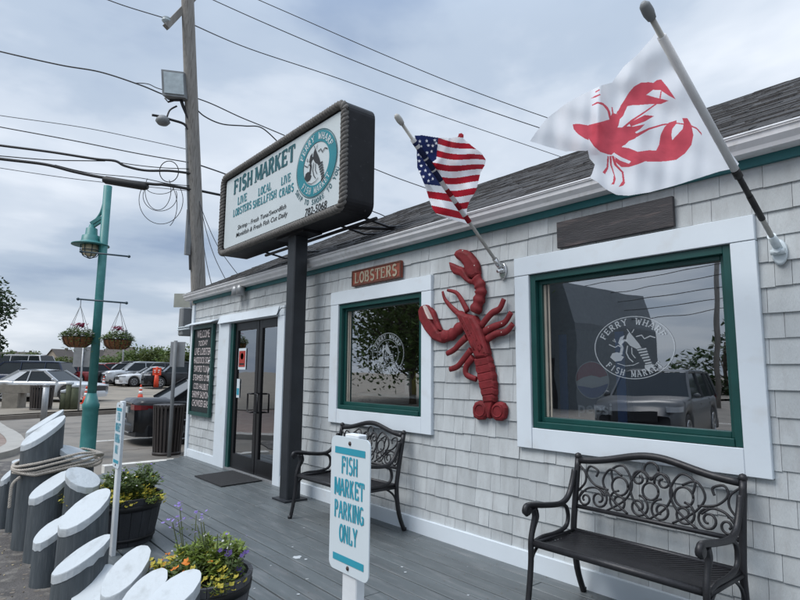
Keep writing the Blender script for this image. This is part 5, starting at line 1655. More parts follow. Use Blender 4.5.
def crossbar(pa, pb, pm):
    a = np.array(atD(*pa, LD))-np.array([lp0[0], lp0[1], -.15]); c = np.array(atD(*pb, LD))-np.array([lp0[0], lp0[1], -.15])
    b = MB(); b.tube([a, c], .016, 8); b.ball(a, .03); b.ball(c, .03)
    return b.build('crossbar', M['lampdark'], lamp), a, c
crossbar((81, 251.5), (129, 256.5), None)
_, ca, cb = crossbar((78, 299), (126.5, 303), None)
def basket(label, px_, pytop, pyrim, pybot, rad, left):
    p = atD(px_, pytop, LD+.02)
    rim, bot = atD(px_, pyrim, LD)[2], atD(px_, pybot, LD)[2]
    t = thing('hanging_basket', label, 'flower basket', (p[0], p[1], bot), 0, 'flower baskets on the lamp crossbar')
    h = rim-bot; H = p[2]-bot
    b = MB(); b.lathe([(0.0, 0), (rad*.55, 0), (rad*.85, h*.3), (rad*.98, h*.75), (rad, h), (rad*.9, h)], 22); b.build('liner', M['coir'], t)
    b = MB()
    for k in range(14):
        a = 2*math.pi*k/14
        b.tube([(rad*f*1.02*math.cos(a), rad*f*1.02*math.sin(a), h*zz) for f, zz in ((.55, 0), (.85, .3), (.98, .75), (1.0, 1.02))], .005, 4)
    b.tube([(rad*1.02*math.cos(a), rad*1.02*math.sin(a), h) for a in np.linspace(0, 2*math.pi, 25)[:-1]], .008, 5, closed=True)
    b.build('wire_frame', M['iron'], t)
    b = MB()
    for k in range(4):
        a = math.pi/4+math.pi*k/2
        b.tube([(rad*math.cos(a), rad*math.sin(a), h), (0, 0, H-.12)], .0045, 4)
    b.tube([(0, 0, H-.13), (0, 0, H)], .006, 5)
    b.build('chain', M['greymetal'], t)
    lf = MB(); fb = MB()
    for k in range(1300):
        a = rnd.uniform(0, 2*math.pi); q = rad*1.22*math.sqrt(rnd.random())
        droop = max(0, q/rad-.85)*.55
        zz = h+.02+(.14+.05*math.sin(a*3+rad*90))*rnd.random()*(1-(q/rad)**2*.45)-droop*rnd.random()*(1.0+.9*math.sin(a*2+1))
        c = np.array([q*math.cos(a), q*math.sin(a), zz])
        lf.leaf(c, rnd.uniform(.03, .06), rnd.uniform(.02, .035), rv(rnd.uniform(-.3, .8)), np.array([rnd.uniform(-.4, .4), rnd.uniform(-.4, .4), 1]))
    for k in range(34):
        c = np.array([rnd.gauss(.02, .05), rnd.gauss(0, .05), h+.17+rnd.uniform(0, .08)]); flower(fb, c, .034, 0, 5)
    for k in range(80 if left else 50):
        a = rnd.uniform(0, 2*math.pi); q = rad*rnd.uniform(.3, 1.15)
        flower(fb, np.array([q*math.cos(a), q*math.sin(a), h+.06+rnd.uniform(-.05, .06)]), .022, 1, 5)
    lf.build('foliage', M['leafB'], t); fb.build('blossom', [M['magenta'], M['petalwhite']], t)
basket('left hanging basket of white and dark red flowers, its foliage spilling over', 81, 299.5, 337, 347.5, .25, True)
basket('right hanging basket of dark red flowers on the crossbar end nearer the building', 120.5, 303, 340, 349.5, .235, False)

# ------------------------------------------------------------------ utility pole, its fittings and the wires
PD = 12.2
up0 = atD(200.5, 371, PD)
upo = thing('utility_pole', 'weathered wooden utility pole leaning behind the building corner', 'utility pole', (up0[0], up0[1], -.15))
ub = np.array([up0[0], up0[1], -.15])
def UP(px_, py_, dd=0.0): return np.array(atD(px_, py_, PD+dd))-ub
Pb = np.array([0, 0, 0]); 
pts = [np.array([0, 0, 0.0]), UP(198.5, 290), UP(194.5, 180), UP(190.5, 80), UP(187.3, -10), UP(185.8, -50)]
b = MB(); b.tube(pts, [.165, .155, .145, .138, .130, .125], 14); b.build('pole', M['polewood'], upo)
b = MB(); b.bar(UP(166, 27, -.35), UP(191, 1, .15), .11, .12); b.bar(UP(191, 1, .15), UP(214, -24, .6), .11, .12); b.build('crossarm', M['polewood'], upo)
b = MB()
q = UP(166.5, 19.5, -.3); b.lathe([(.02, -.12), (.09, -.05), (.10, -.02), (.05, 0), (.08, .03), (.03, .06)], 12, q); b.build('insulator', M['floodglass'], upo)
b = MB()
q = UP(176, 86, -.15)
ax, ay, az = -ll*.22+FH*.05, FH*.11-ll*.02, np.array([0, 0, .29])+ll*.03
b.obox(q, ax, ay, az)
fl_ = b.build('flood_light', M['greymetal'], upo)
b = MB(); b.obox(q-FH*.115, ax*.86, FH*.012, az*.82); b.build('lens', M['floodglass'], fl_)
b = MB()
b.tube([UP(170, 100, -.15), UP(182, 100, -.15)], .03, 6); b.tube([UP(181, 100, -.15), UP(183, 106, -.1), UP(190, 122, -.1), UP(189, 130, -.1)], .035, 8)
b.tube([UP(165, 98, -.15), UP(168, 102, -.15), UP(188, 97, -.12)], .02, 6)
b.build('mounting_arm', M['iron'], fl_)
b = MB(); b.tube(spline([UP(189, 131, -.1), UP(184, 124, -.12), UP(172, 120, -.2), UP(160, 116.5, -.3), UP(152, 115, -.35)], 4), .028, 8)
b.tube(spline([UP(177, 106, -.15), UP(170, 110, -.2), UP(167, 117, -.25)], 4), .018, 6)
sl_ = b.build('street_light', M['iron'], upo)
q = UP(163, 120, -.27); b = MB(); b.lathe([(.0, .09), (.08, .08), (.13, .02), (.15, -.04), (.10, -.1), (.0, -.12)], 14, q); b.build('lamp_shade', M['greymetal'], sl_)
b = MB(); b.tube([UP(186, 128, -.1), UP(190, 270, -.12)], .022, 6); b.box(-.05, .05, -.05, .05, -.5, .5)
b.v[-8:] = [tuple(np.array(v)+UP(188.5, 232, -.1)) for v in b.v[-8:]]
b.build('conduit', M['greymetal'], upo)
WG = 'overhead wires'
def wire(name, label, pts, r, m='wire', grp=None):
    W = [atD(*p) for p in pts]
    P = spline(W, 8)
    if pts[0][0] <= 0:
        d = W[0]-W[1]; d = d/np.linalg.norm(d)
        P = [W[0]+d*f+np.array([0, 0, .004*f*f]) for f in (22, 16, 11, 7, 4, 2)]+P
    b = MB(); b.tube(P, r, 5)
    return tag(b.build(name, M[m]), label, 'wire', grp)
wire('overhead_wire', 'black wire from the left edge up to the flood light', [(-30, 43, 12), (0, 51.5, 12), (60, 65, 12), (100, 72, 12), (140, 85, 12), (168, 96, 12.1), (188, 97, 12.1)], .016)
wire('overhead_wire', 'thinner loop of wire splitting off just left of the flood light', [(135, 83, 12.1), (148, 84, 12.1), (160, 89, 12.1), (188, 95, 12.2)], .010)
wire('overhead_wire', 'highest left wire running from the top edge to the crossarm', [(95, -5, 12), (125, 6, 12), (166, 18.5, 12)], .011)
wire('overhead_wire', 'wire passing right from the pole top, behind both flags to the roof', [(187, 22, 12.2), (250, 49, 16), (340, 79, 18), (430, 112, 20), (500, 136, 22), (570, 160, 24)], .014)
wire('overhead_wire', 'middle one of the long wires crossing the upper sky', [(200, -6, 20), (260, 21, 20), (340, 55, 20), (430, 90, 20), (540, 128, 20), (620, 152, 20)], .016)
wire('overhead_wire', 'uppermost of the long wires crossing the sky to the white flag', [(245, -6, 22), (300, 18, 22), (380, 53, 22), (460, 86, 22), (545, 117, 22), (640, 148, 22)], .016)
wire('overhead_wire', 'thin pale wire above the heavier cables left of the pole', [(-30, 110, 12), (0, 115.5, 12), (80, 127, 12), (140, 139, 12), (190, 150, 12.1)], .008, 'thinwire')
wire('overhead_wire', 'thin black wire second above the cable bundle left of the pole', [(-30, 121, 12), (0, 127, 12), (70, 140, 12), (140, 154, 12), (192, 163, 12.1)], .012)
wire('overhead_cable', 'thick cable with a kink, upper of the two left of the pole', [(-30, 141, 12), (0, 145.5, 12), (50, 152, 12), (95, 159, 12), (115, 161, 12), (125, 166, 12), (145, 170.5, 12), (170, 171, 12), (194, 174, 12.1)], .028)
wire('overhead_cable', 'thin steel strand above the kinked cable', [(105, 160, 12), (135, 165, 12), (165, 168, 12), (194, 169, 12.1)], .010)
wire('overhead_cable', 'slack line between the two thick cables at the left edge', [(-30, 154, 12), (0, 156, 12), (50, 160, 12), (105, 161, 12)], .012)
wire('overhead_cable', 'thickest low cable running through the splice case', [(-30, 154, 12), (0, 159, 12), (45, 164.5, 12), (75, 172, 12), (105, 178, 12), (150, 184, 12), (165, 185, 12), (194, 190, 12.1)], .034)
wire('overhead_cable', 'thin strand carrying the lowest thick cable', [(55, 165, 12), (90, 173, 12), (140, 178, 12), (170, 184, 12), (194, 186, 12.1)], .009)
wire('overhead_wire', 'faint lowest wire crossing behind the lamp top', [(-30, 163, 14), (0, 168, 14), (60, 177, 14), (110, 183, 14), (200, 192, 14)], .009, 'thinwire')
b = MB(); b.tube([atD(103.5, 179.5, 12), atD(106, 180, 12), (atD(145, 186.5, 12)), atD(148, 187, 12)], [.06, .085, .085, .05], 10)
tag(b.build('splice_case', M['rubber']), 'black cable splice case hanging on the cable behind the lamp top', 'splice case')
wire('overhead_wire', 'upper of the two knotted wires right of the pole behind the sign', [(193, 97, 12.2), (212, 104, 12.5), (240, 117, 13), (262, 126, 13.5), (300, 142, 14)], .013)
wire('overhead_wire', 'lower sagging knotted wire right of the pole', [(194, 106, 12.2), (204, 116, 12.4), (222, 124, 12.7), (245, 126, 13), (262, 128, 13.3), (280, 144, 13.8)], .015)
wire('overhead_cable', 'cable from the pole to the left end of the large sign', [(196, 164, 12.2), (208, 168, 12.5), (225, 174, 13), (250, 184, 14)], .016)
wire('overhead_cable', 'thick cable passing from the pole behind the large sign', [(196, 190, 12.2), (215, 194, 12.5), (240, 199, 13)], .03)
wire('overhead_wire', 'wire emerging right of the large sign behind the striped flag', [(300, 140, 16), (372, 168, 17), (400, 179, 17.5), (440, 193, 18)], .014)
wire('overhead_wire', 'short cable right of the large sign just above the roof', [(360, 205, 14), (372, 211, 14), (384, 216, 14), (400, 226, 14)], .013)
wire('service_drop', 'outer service wire from the pole down to the roof edge', [(196, 190, 12.2), (205, 218, 12), (220, 250, 11.8), (243, 281, 11.6)], .008, 'thinwire')
wire('service_drop', 'middle service wire from the pole down to the roof edge', [(197, 190, 12.2), (206, 230, 12), (215, 258, 11.8), (228, 284, 11.6)], .008, 'thinwire')
wire('service_drop', 'inner service wire beside the pole down to the roof edge', [(198, 190, 12.2), (203, 240, 12), (207, 265, 11.8), (212, 286, 11.6)], .008, 'thinwire')
def loop_px(cx, cy, rx, ry, a0=0, a1=360, n=28, d=12.05): return [atD(cx+rx*math.cos(R(a0+(a1-a0)*i/n)), cy+ry*math.sin(R(a0+(a1-a0)*i/n)), d) for i in range(n+1)]
b = MB(); b.tube(loop_px(169, 171.5, 9.5, 10.5), .010, 5); tag(b.build('cable_coil', M['wire']), 'single round loop of cable left of the pole', 'cable coil', 'cable coils on the pole')
b = MB()
for cx, cy, rx, ry, a0, a1 in ((160, 196, 17, 15, -20, 200), (161, 200, 22, 24, -30, 215), (158, 190, 13, 20, -30, 215), (160, 187, 14, 7, 0, 180), (163, 205, 14, 24, -60, 60)):
    b.tube(loop_px(cx, cy, rx, ry, a0, a1), .007, 5)
tag(b.build('cable_coil', M['wire']), 'tangle of slack cable loops hanging below the splice case', 'cable coil', 'cable coils on the pole')
# electric meter cabinet and pale panel on the building corner
t = thing('meter_box', 'grey meter box with white straps at the building corner beside the pole', 'meter box', onX(186, 336, -10.5))
q = np.array(t.location)
b = MB(); b.box(-.1, .1, -.12, .16, 0, .52, bev=.02); b.build('case', M['greymetal'], t)
b = MB(); b.tube([(.0, .1, .4), (.0, .02, .75)], .02, 6); b.build('conduit', M['steel'], t)
b = MB(); b.tube([(-.12, -.13, .16), (.0, -.15, .10), (.3, -.05, .12)], .014, 6); b.tube([(-.12, -.13, .20), (.0, -.15, .14), (.3, -.05, .16)], .012, 6); b.build('strap', M['parkwhite'], t)
q = atD(182.5, 300.5, 11.4)
b = MB(); b.obox(q, RH*.17, FH*.01, np.array([0, 0, .14]))
t = tag(b.build('sign_panel', mat('pale_panel', (.40, .40, .34), .7)), 'small blank pale panel fixed on the utility pole near the eave', 'panel')

# ------------------------------------------------------------------ vehicles
def make_car(label, paint_, L=4.7, W=1.8, H=1.45, kind='sedan', group=None, loc=(0, 0, 0), rz=0.0, name='parked_car', cat='car', plate=True):
    t = thing(name, label, cat, loc, rz, group)
    l2 = L/2; wr = .33 if kind == 'sedan' else .365
    ax = (l2-.92, -l2+.98)
    hood = .68*H if kind == 'sedan' else .62*H
    belt = .63*H if kind == 'sedan' else .60*H
    trunk = .675*H if kind == 'sedan' else belt
    if kind == 'sedan':
        prof = [(l2, .50*H), (l2-.05, .545*H), (l2-.35, .58*H), (l2-1.15, .635*H), (l2-1.45, belt+.02), (-l2+1.25, belt+.03), (-l2+1.0, trunk-.02), (-l2+.15, trunk), (-l2+.03, .66*H), (-l2, .62*H)]
        cab = [(l2-1.35, belt), (l2-2.05, H-.05), (l2-2.5, H), (-l2+1.75, H-.02), (-l2+1.45, H-.06), (-l2+.75, trunk-.03)]
    else:
        prof = [(l2, .42*H), (l2-.04, .54*H), (l2-.25, .60*H), (l2-1.05, .645*H), (l2-1.3, belt+.02), (-l2+.4, belt+.03), (-l2+.1, belt+.02), (-l2, .50*H), (-l2-.01, .40*H)]
        cab = [(l2-1.2, belt), (l2-1.85, H-.06), (l2-2.3, H), (-l2+.75, H-.02), (-l2+.40, H-.06), (-l2+.08, belt)]
    xs_ = sorted(set(list(np.linspace(-l2, l2, 41))+[a+d for a in ax for d in (-wr-.05, -wr-.045, -wr*.7, 0, wr*.7, wr+.045, wr+.05)]))
    pr = sorted(prof)
    zt_ = lambda x_: float(np.interp(x_, [p_[0] for p_ in pr], [p_[1] for p_ in pr]))
    b = MB(); vs = []; fs = []
    npt = 9
    for x_ in xs_:
        e_ = min(1.0, max(0.0, (l2-abs(x_))/.55)); tap = .80+.20*math.sqrt(max(0, 1-(1-e_)**2))
        hw = W/2*tap
        zb = .20+.10*(1-e_)
        za = zb
        for a in ax:
            if abs(x_-a) < wr+.048: za = max(za, wr+math.sqrt(max(0, (wr+.05)**2-(x_-a)**2)))
        z1 = zt_(x_)
        za = min(za, z1-.08)
        sh = z1-.02
        half = [(hw*.90, za), (hw*.985, min(za+.03, sh-.05)), (hw, za+(sh-za)*.45), (hw*.985, sh-.10*(sh-za)), (hw*.93, sh+.006)]
        row_ = [(x_, -p_[0], p_[1]) for p_ in half]+[(x_, 0, z1+.02)]+[(x_, p_[0], p_[1]) for p_ in reversed(half)]
        vs += row_
    n = 11
    for i in range(len(xs_)-1):
        for j in range(n-1):
            fs.append((i*n+j, (i+1)*n+j, (i+1)*n+j+1, i*n+j+1))
        fs.append((i*n+n-1, (i+1)*n+n-1, (i+1)*n, i*n))
    fs.append(tuple(range(n-1, -1, -1))); fs.append(tuple((len(xs_)-1)*n+j for j in range(n)))
    b.add(vs, fs, 0, True)
    b.build('body', paint_, t)
    # cabin: roof + glass
    c = cab
    wB, wT = W/2*.93, W/2*.74
    wz = lambda z_: wB+(wT-wB)*(z_-belt)/(H-belt)
    def cp(i, s): return (c[i][0], s*wz(c[i][1]), c[i][1])
    b = MB(); b.add([cp(0, -1), cp(0, 1), cp(1, 1), cp(1, -1)], [(0, 1, 2, 3)]); b.build('windshield', M['carglass'], t)
    b = MB(); b.add([cp(5, -1), cp(5, 1), cp(4, 1), cp(4, -1)], [(3, 2, 1, 0)]); b.build('rear_window', M['carglass'], t)
    for s in (-1, 1):
        b = MB(); b.add([cp(i, s) for i in range(6)], [(0, 1, 2, 3, 4, 5) if s < 0 else (5, 4, 3, 2, 1, 0)]); b.build('side_window', M['carglass'], t)
    b = MB()
    vs = []
    for i in (1, 2, 3, 4):
        x_, z_ = c[i]; w_ = wz(z_)
        vs += [(x_, -w_-.012, z_-.03), (x_, -w_*.92, z_+.012), (x_, 0, z_+.035), (x_, w_*.92, z_+.012), (x_, w_+.012, z_-.03)]
    fs = [(i*5+j, i*5+j+1, (i+1)*5+j+1, (i+1)*5+j) for i in range(3) for j in range(4)]
    b.add(vs, fs, 0, True)
    pw = .035
    for s in (-1, 1):
        o_ = np.array([0, s*.012, 0])
        for (p_, q_) in ((cp(0, s), cp(1, s)), (cp(5, s), cp(4, s))):
            b.bar(np.array(p_)+o_, np.array(q_)+o_, .05, .10 if kind == 'sedan' else .07)
        b.bar(np.array(cp(1, s))+o_, np.array(cp(4, s))+o_, .03, .04)
        nb = (.52,) if kind == 'sedan' else (.42, .74)
        for f in nb:
            xb = c[0][0]+(c[5][0]-c[0][0])*f
            b.bar((xb, s*(wB+.008), belt+.0), (xb+.02, s*(wT+.012), H-.05), .035, .075)
        if kind == 'sedan':
            b.add([tuple(np.array(cp(5, s))+o_), tuple(np.array(cp(4, s))+o_), (c[4][0]-.02+.42, s*(wz(c[4][1])+.014), c[4][1]), (c[5][0]+.62, s*(wB+.014), belt+.02)], [(0, 1, 2, 3)])
    b.build('roof', paint_, t)
    for a in ax:
        for s in (-1, 1):
            b = MB()
            b.tube([(a, s*(W/2-.23), wr), (a, s*(W/2-.03), wr), (a, s*(W/2-.012), wr)], [wr, wr, wr*.9], 24, smooth=False)
            wh = b.build('wheel', M['rubber'], t)
            b = MB(); yo = s*(W/2-.008)
            b.tube([(a, yo-s*.02, wr), (a, yo, wr)], wr*.20, 12)
            for k in range(7):
                th = 2*math.pi*k/7
                b.bar((a, yo-s*.004, wr), (a+wr*.66*math.cos(th), yo-s*.004, wr+wr*.66*math.sin(th)), .05, .012, upv=(0, 1, 0))
            b.tube([(a+wr*.62*math.cos(th), yo-s*.002, wr+wr*.62*math.sin(th)) for th in np.linspace(0, 2*math.pi, 25)[:-1]], .018, 5, closed=True)
            b.build('rim', M['rim'], wh)
    zl = .50*H
    def hwx(x_):
        e_ = min(1.0, max(0.0, (l2-abs(x_))/.55)); return W/2*(.80+.20*math.sqrt(max(0, 1-(1-e_)**2)))
    for s in (-1, 1):
        b = MB(); b.prism([(l2+.012, s*.36*W), (l2+.005, s*(hwx(l2)+.01)), (l2-.15, s*(hwx(l2-.15)+.012)), (l2-.36, s*(hwx(l2-.36)+.010)), (l2-.36, s*(hwx(l2-.36)-.08)), (l2-.15, s*.33*W)], lambda a_, c_, tt: (a_, c_, tt), zl-.05, zl+.06)
        b.build('headlight', M['headlight'], t)
        b = MB()
        if kind == 'sedan':
            b.prism([(-l2-.014, s*.22*W), (-l2-.014, s*(hwx(l2)+.004)), (-l2+.10, s*(hwx(l2-.10)+.012)), (-l2+.52, s*(hwx(l2-.52)+.008)), (-l2+.52, s*(hwx(l2-.52)-.06)), (-l2+.06, s*.22*W)], lambda a_, c_, tt: (a_, c_, .56*H+tt*(1-.5*max(0, (a_+l2))/.52)), -.055, .055)
        else:
            b.prism([(-l2-.02, s*.34*W), (-l2-.02, s*(hwx(l2)+.006)), (-l2+.14, s*(hwx(l2-.14)+.012)), (-l2+.14, s*.34*W)], lambda a_, c_, tt: (a_, c_, .60*H+tt), -.13, .15)
        b.build('taillight', M['taillight'], t)
        b = MB(); b.ball((c[0][0]-.12, s*(W/2+.07), belt+.09), .085, 10, 0, (.6, 1, .75)); b.build('mirror', paint_, t)
    for s in (-1, 1):
        b = MB()
        plan = [(s*(l2+.055-.10*abs(v)**2.2), v*hwx(l2)*1.02) for v in np.linspace(-1, 1, 13)]
        plan = [(s*(l2-.52), -W/2*.985), (s*(l2-.25), -hwx(l2-.25)*1.012)]+plan+[(s*(l2-.25), hwx(l2-.25)*1.012), (s*(l2-.52), W/2*.985)]
        b.prism(plan, lambda a_, c_, tt: (a_, c_, tt), .20, .46, inset=.02)
        b.build('bumper', paint_ if kind == 'sedan' else M['plastic'], t)
    b = MB(); b.box(-l2-.058, -l2-.03, -W*.30, W*.30, .27, .295); b.build('trim_strip', M['chrome'], t)
    b = MB(); b.box(-l2-.02, -l2+.02, -W*.28, W*.28, .605*H, .62*H); b.build('trunk_trim', M['chrome'], t)
    if plate:
        b = MB(); b.box(-l2-.025, -l2+.02, -.16, .16, .46*H, .46*H+.13); b.build('licence_plate', M['plate'], t)
    b = MB(); b.box(l2-.06, l2+.012, -.5, .5, .34*H, .47*H); b.build('grille', M['plastic'], t)
    for s in (-1, 1):
        b = MB()
        for f in (.30, .62):
            xb = c[0][0]+(c[5][0]-c[0][0])*f
            b.box(xb-.10, xb+.08, s*W/2*.985-.012, s*W/2*.985+.016, belt-.16, belt-.13)
        b.build('door_handle', M['chrome'] if kind == 'sedan' else paint_, t)
    return t
angR = math.atan2(RH[1], RH[0])             # heading towards the right of the picture
CG = 'cars in the parking lot'
make_car('silver sedan parked at the left, side on, nose to the right', M['p_silver'], 4.65, 1.82, 1.36, 'sedan', CG, lot(49.5, 25.0), angR-.05)
make_car('dark blue minivan parked just behind the silver sedan', M['p_navy'], 5.0, 1.9, 1.72, 'suv', CG, lot(24, 30.0), angR+math.pi+.1, cat='minivan')
make_car('white van with pale roof behind the dark blue minivan', M['p_white'], 5.2, 2.0, 2.15, 'suv', CG, lot(14, 40.0), angR+math.pi, cat='van')
make_car('black car at the extreme left edge under the tree', M['p_black'], 4.6, 1.8, 1.5, 'suv', CG, lot(-16, 33.0), angR+.3)
hd = math.atan2(*(-RH*.80-FH*.6)[[1, 0]])
make_car('white car glimpsed behind the lamp post', M['p_white'], 4.6, 1.8, 1.6, 'suv', CG, lot(88, 47.0), hd+.2)
make_car('dark red car right behind the teal lamp post', M['p_red'], 4.5, 1.8, 1.55, 'suv', CG, lot(96, 43.5), hd+math.pi)
make_car('red and white hatchback between lamp post and black cars', M['p_red'], 4.4, 1.8, 1.6, 'suv', CG, lot(109, 46.0), hd)
make_car('black crossover left of the silver one', M['p_black'], 4.6, 1.85, 1.6, 'suv', CG, lot(123, 44.0), hd)
make_car('long black van with a dark windscreen behind the crossover', M['p_black'], 5.2, 1.95, 1.75, 'suv', CG, lot(130, 49.0), hd)
make_car('silver crossover with its nose towards the road', M['p_silver'], 4.7, 1.9, 1.72, 'suv', CG, lot(139, 42.0), hd)
make_car('white low sedan beside the red safety sign', M['p_white'], 4.5, 1.78, 1.38, 'sedan', CG, lot(152, 40.5), hd)
make_car('grey crossover half behind the red safety sign', M['p_grey'], 4.6, 1.85, 1.68, 'suv', CG, lot(158, 42.5), hd)
make_car('pale blue car furthest right in the row', M['p_pale'], 4.6, 1.8, 1.75, 'suv', CG, lot(175, 47.0), hd)
make_car('black sport utility vehicle nearest the building in the row', M['p_black'], 4.75, 1.92, 1.74, 'suv', CG, lot(181, 38.5), hd-.1)
# near black sedan at the kerb, tail towards us
p = atD(150, 371, 11.9)
va = (p-CAM)[:2]/np.linalg.norm((p-CAM)[:2]); vr = np.array([va[1], -va[0]])
hv = vr*.975+va*.22
hdn = math.atan2(hv[1], hv[0])
cl = 4.85
rear = np.array(onZ(150, 446, -.15))
rear = atD(130, 371, 12.7)
make_car('black sedan stopped on the road behind the slatted bin', M['p_black'], cl, 1.85, 1.46, 'sedan', None, (rear[0]+math.cos(hdn)*cl/2, rear[1]+math.sin(hdn)*cl/2, -.15), hdn)

# ------------------------------------------------------------------ street furniture
def cone(label, x, d, h=.72):
    q = lot(x, d)
    t = thing('traffic_cone', label, 'traffic cone', q, 0, 'orange traffic cones')
    b = MB(); b.box(-.19, .19, -.19, .19, 0, .035, bev=.006); b.build('base', M['conered'], t)
    b = MB(); b.lathe([(.14, .036), (.088, h*.42)], 18); b.lathe([(.068, h*.62), (.058, h*.72)], 18); b.lathe([(.046, h*.84), (.028, h)], 18); b.build('body', M['conered'], t)
    b = MB(); b.lathe([(.0885, h*.42), (.0685, h*.62)], 18); b.lathe([(.0585, h*.72), (.0465, h*.84)], 18); b.build('reflective_band', M['conewhite'], t)
cone('traffic cone beside the silver sedan front wheel, left of the lamp base', 88, 23.5, .72)
cone('traffic cone standing farthest back on the lot right of the lamp', 104.5, 38, .75)
cone('traffic cone in the middle of the lot above the black sedan', 142, 25.5, .72)
q = lot(157, 36.5)
t = thing('safety_sign', 'red safety sign on a red weighted post before the parked cars', 'safety sign', q)
b = MB(); b.box(-.3, .3, -.3, .3, 0, .10, bev=.02); b.build('base', M['rubber'], t)
b = MB(); b.lathe([(.16, .1), (.15, .55), (.12, .9)], 12); b.lathe([(.08, .9), (.07, 1.42)], 10); b.build('post', M['conered'], t)
b = MB(); b.obox((0, 0, 1.12), RH*.27, FH*.02, np.array([0, 0, .24])); b.build('panel', M['conered'], t)
b = MB(); b.obox(np.array((0, 0, 1.20))-FH*.024, RH*.20, FH*.002, np.array([0, 0, .03])); b.obox(np.array((0, 0, 1.08))-FH*.024, RH*.16, FH*.002, np.array([0, 0, .025])); b.build('white_band', M['conewhite'], t)

def slat_bin(label, q, r, h, group=None):
    t = thing('litter_bin', label, 'bin', q, 0, group)
    b = MB(); b.lathe([(r*.88, .03), (r*.90, h*.9)], 24); b.build('liner', M['rubber'], t)
    b = MB(); n = 24
    for k in range(n):
        a = 2*math.pi*k/n; ca, sa = math.cos(a), math.sin(a)
        b.obox((r*ca*.97, r*sa*.97, h/2+.03), (-sa*r*.078, ca*r*.078, 0), (ca*.008, sa*.008, 0), (ca*.02, sa*.02, h/2-.03))
    b.build('slats', M['trash'], t)
    b = MB(); b.lathe([(r*.90, 0), (r*.95, 0), (r*.95, .06), (r*.90, .06)], 24); b.lathe([(r*.98, h-.06), (r*1.04, h-.06), (r*1.06, h-.02), (r*1.02, h), (r*.75, h)], 24); b.build('rim', M['trash'], t)
    return t
qb = atD(171.5, 371, 11.1)
slat_bin('dark slatted litter bin at the building corner', (qb[0], qb[1], -.15), .275, .95)
qb = lot(44, 20.5)
slat_bin('dark brown round bin beside the silver sedan', qb, .37, .88)
# low timber rail on a block at the left edge
q = lot(17, 21.2)
t = thing('barrier_rail', 'weathered timber rail on a squat block in front of the silver sedan', 'barrier', q)
b = MB(); b.obox((0, 0, .26), RH*.29, FH*.25, np.array([0, 0, .28])); b.build('block', M['stone'], t)
b = MB(); b.obox(tuple(-RH*.55+np.array([0, 0, .70])), RH*1.35, FH*.14, np.array([0, 0, .15])); b.build('beam', M['stone'], t)
b = MB(); b.obox(tuple(-RH*1.5+np.array([0, 0, .26])), RH*.2, FH*.2, np.array([0, 0, .28])); b.build('block', M['stone'], t)
# mossy pilings with white tops
for dx, hh, lab in ((66.2, .70, 'shortest mossy piling with white top, left of its cluster'), (71.2, 1.0, 'tallest mossy white-topped piling in the small cluster'), (76.8, .90, 'mossy white-topped piling right in the small cluster, touching the sign post')):
    q = lot(dx, 20.6)
    t = thing('mossy_piling', lab, 'piling', q, 0, 'mossy pilings by the silver sedan')
    b = MB(); b.lathe([(.13, 0), (.115, hh-.08)], 14); b.build('body', M['stonegreen'], t)
    b = MB(); b.lathe([(.125, hh-.10), (.127, hh-.02), (.10, hh), (0, hh+.01)], 14); b.build('cap', M['pilecap'], t)
# galvanised post in the pavement
q = onZ(43, 424, -.15)
t = thing('steel_post', 'short galvanised steel post standing before the brown bin', 'post', q)
b = MB(); b.tube([(0, 0, 0), (0, 0, 1.12)], .085, 12); b.build('shaft', M['steel'], t)
b = MB(); b.lathe([(.09, 1.10), (.092, 1.16), (.06, 1.19), (0, 1.195)], 12); b.build('cap', M['steel'], t)
# signs seen from behind
def back_sign(label, x, d, w, h, z0, cx=0.0, pole=.03, name='traffic_sign', shape='box'):
    q = lot(x, d) if d > 17.2 else np.array([*atD(x, 371, d)[:2], -.15])
    t = thing(name, label, 'sign', q)
    b = MB(); b.tube([(0, 0, 0), (0, 0, z0+h+.03)], pole, 8); b.build('post', M['steel'], t)
    b = MB()
    for k in range(1): b.obox(tuple(FH*.045+RH*cx+np.array([0, 0, z0+h/2])), RH*w/2, FH*.008, np.array([0, 0, h/2]))
    b.build('panel', M['steel'], t)
    b = MB(); b.obox(tuple(FH*.03+np.array([0, 0, z0+h*.7])), RH*.05, FH*.012, np.array([0, 0, .02])); b.obox(tuple(FH*.03+np.array([0, 0, z0+h*.3])), RH*.05, FH*.012, np.array([0, 0, .02])); b.build('clamp', M['greymetal'], t)
back_sign('bare metal back of a square sign left of the lamp post under the left basket', 81.5, 20.2, .72, .72, 1.55, 0)
t = back_sign('pair of posts carrying a small far sign under the right basket', 122, 58, .5, .9, 4.1, 0, .09)
qg = atD(174, 371, 10.75)
t = thing('traffic_sign', 'grey square sign seen from behind on a dark post rising from the slatted bin', 'sign', (qg[0], qg[1], -.15))
b = MB(); b.tube([(0, 0, 0), (0, 0, 2.18)], .036, 10); b.build('post', M['greymetal'], t)
b = MB(); b.obox(tuple(FH*6.5+RH*.12+np.array([0, 0, 2.15])), RH*.18, FH*.01, np.array([0, 0, .30])); 
b = MB(); b.obox(tuple(FH*.07+RH*.02+np.array([0, 0, 1.92])), RH*.14, FH*.008, np.array([0, 0, .24])); b.build('panel', M['steel'], t)

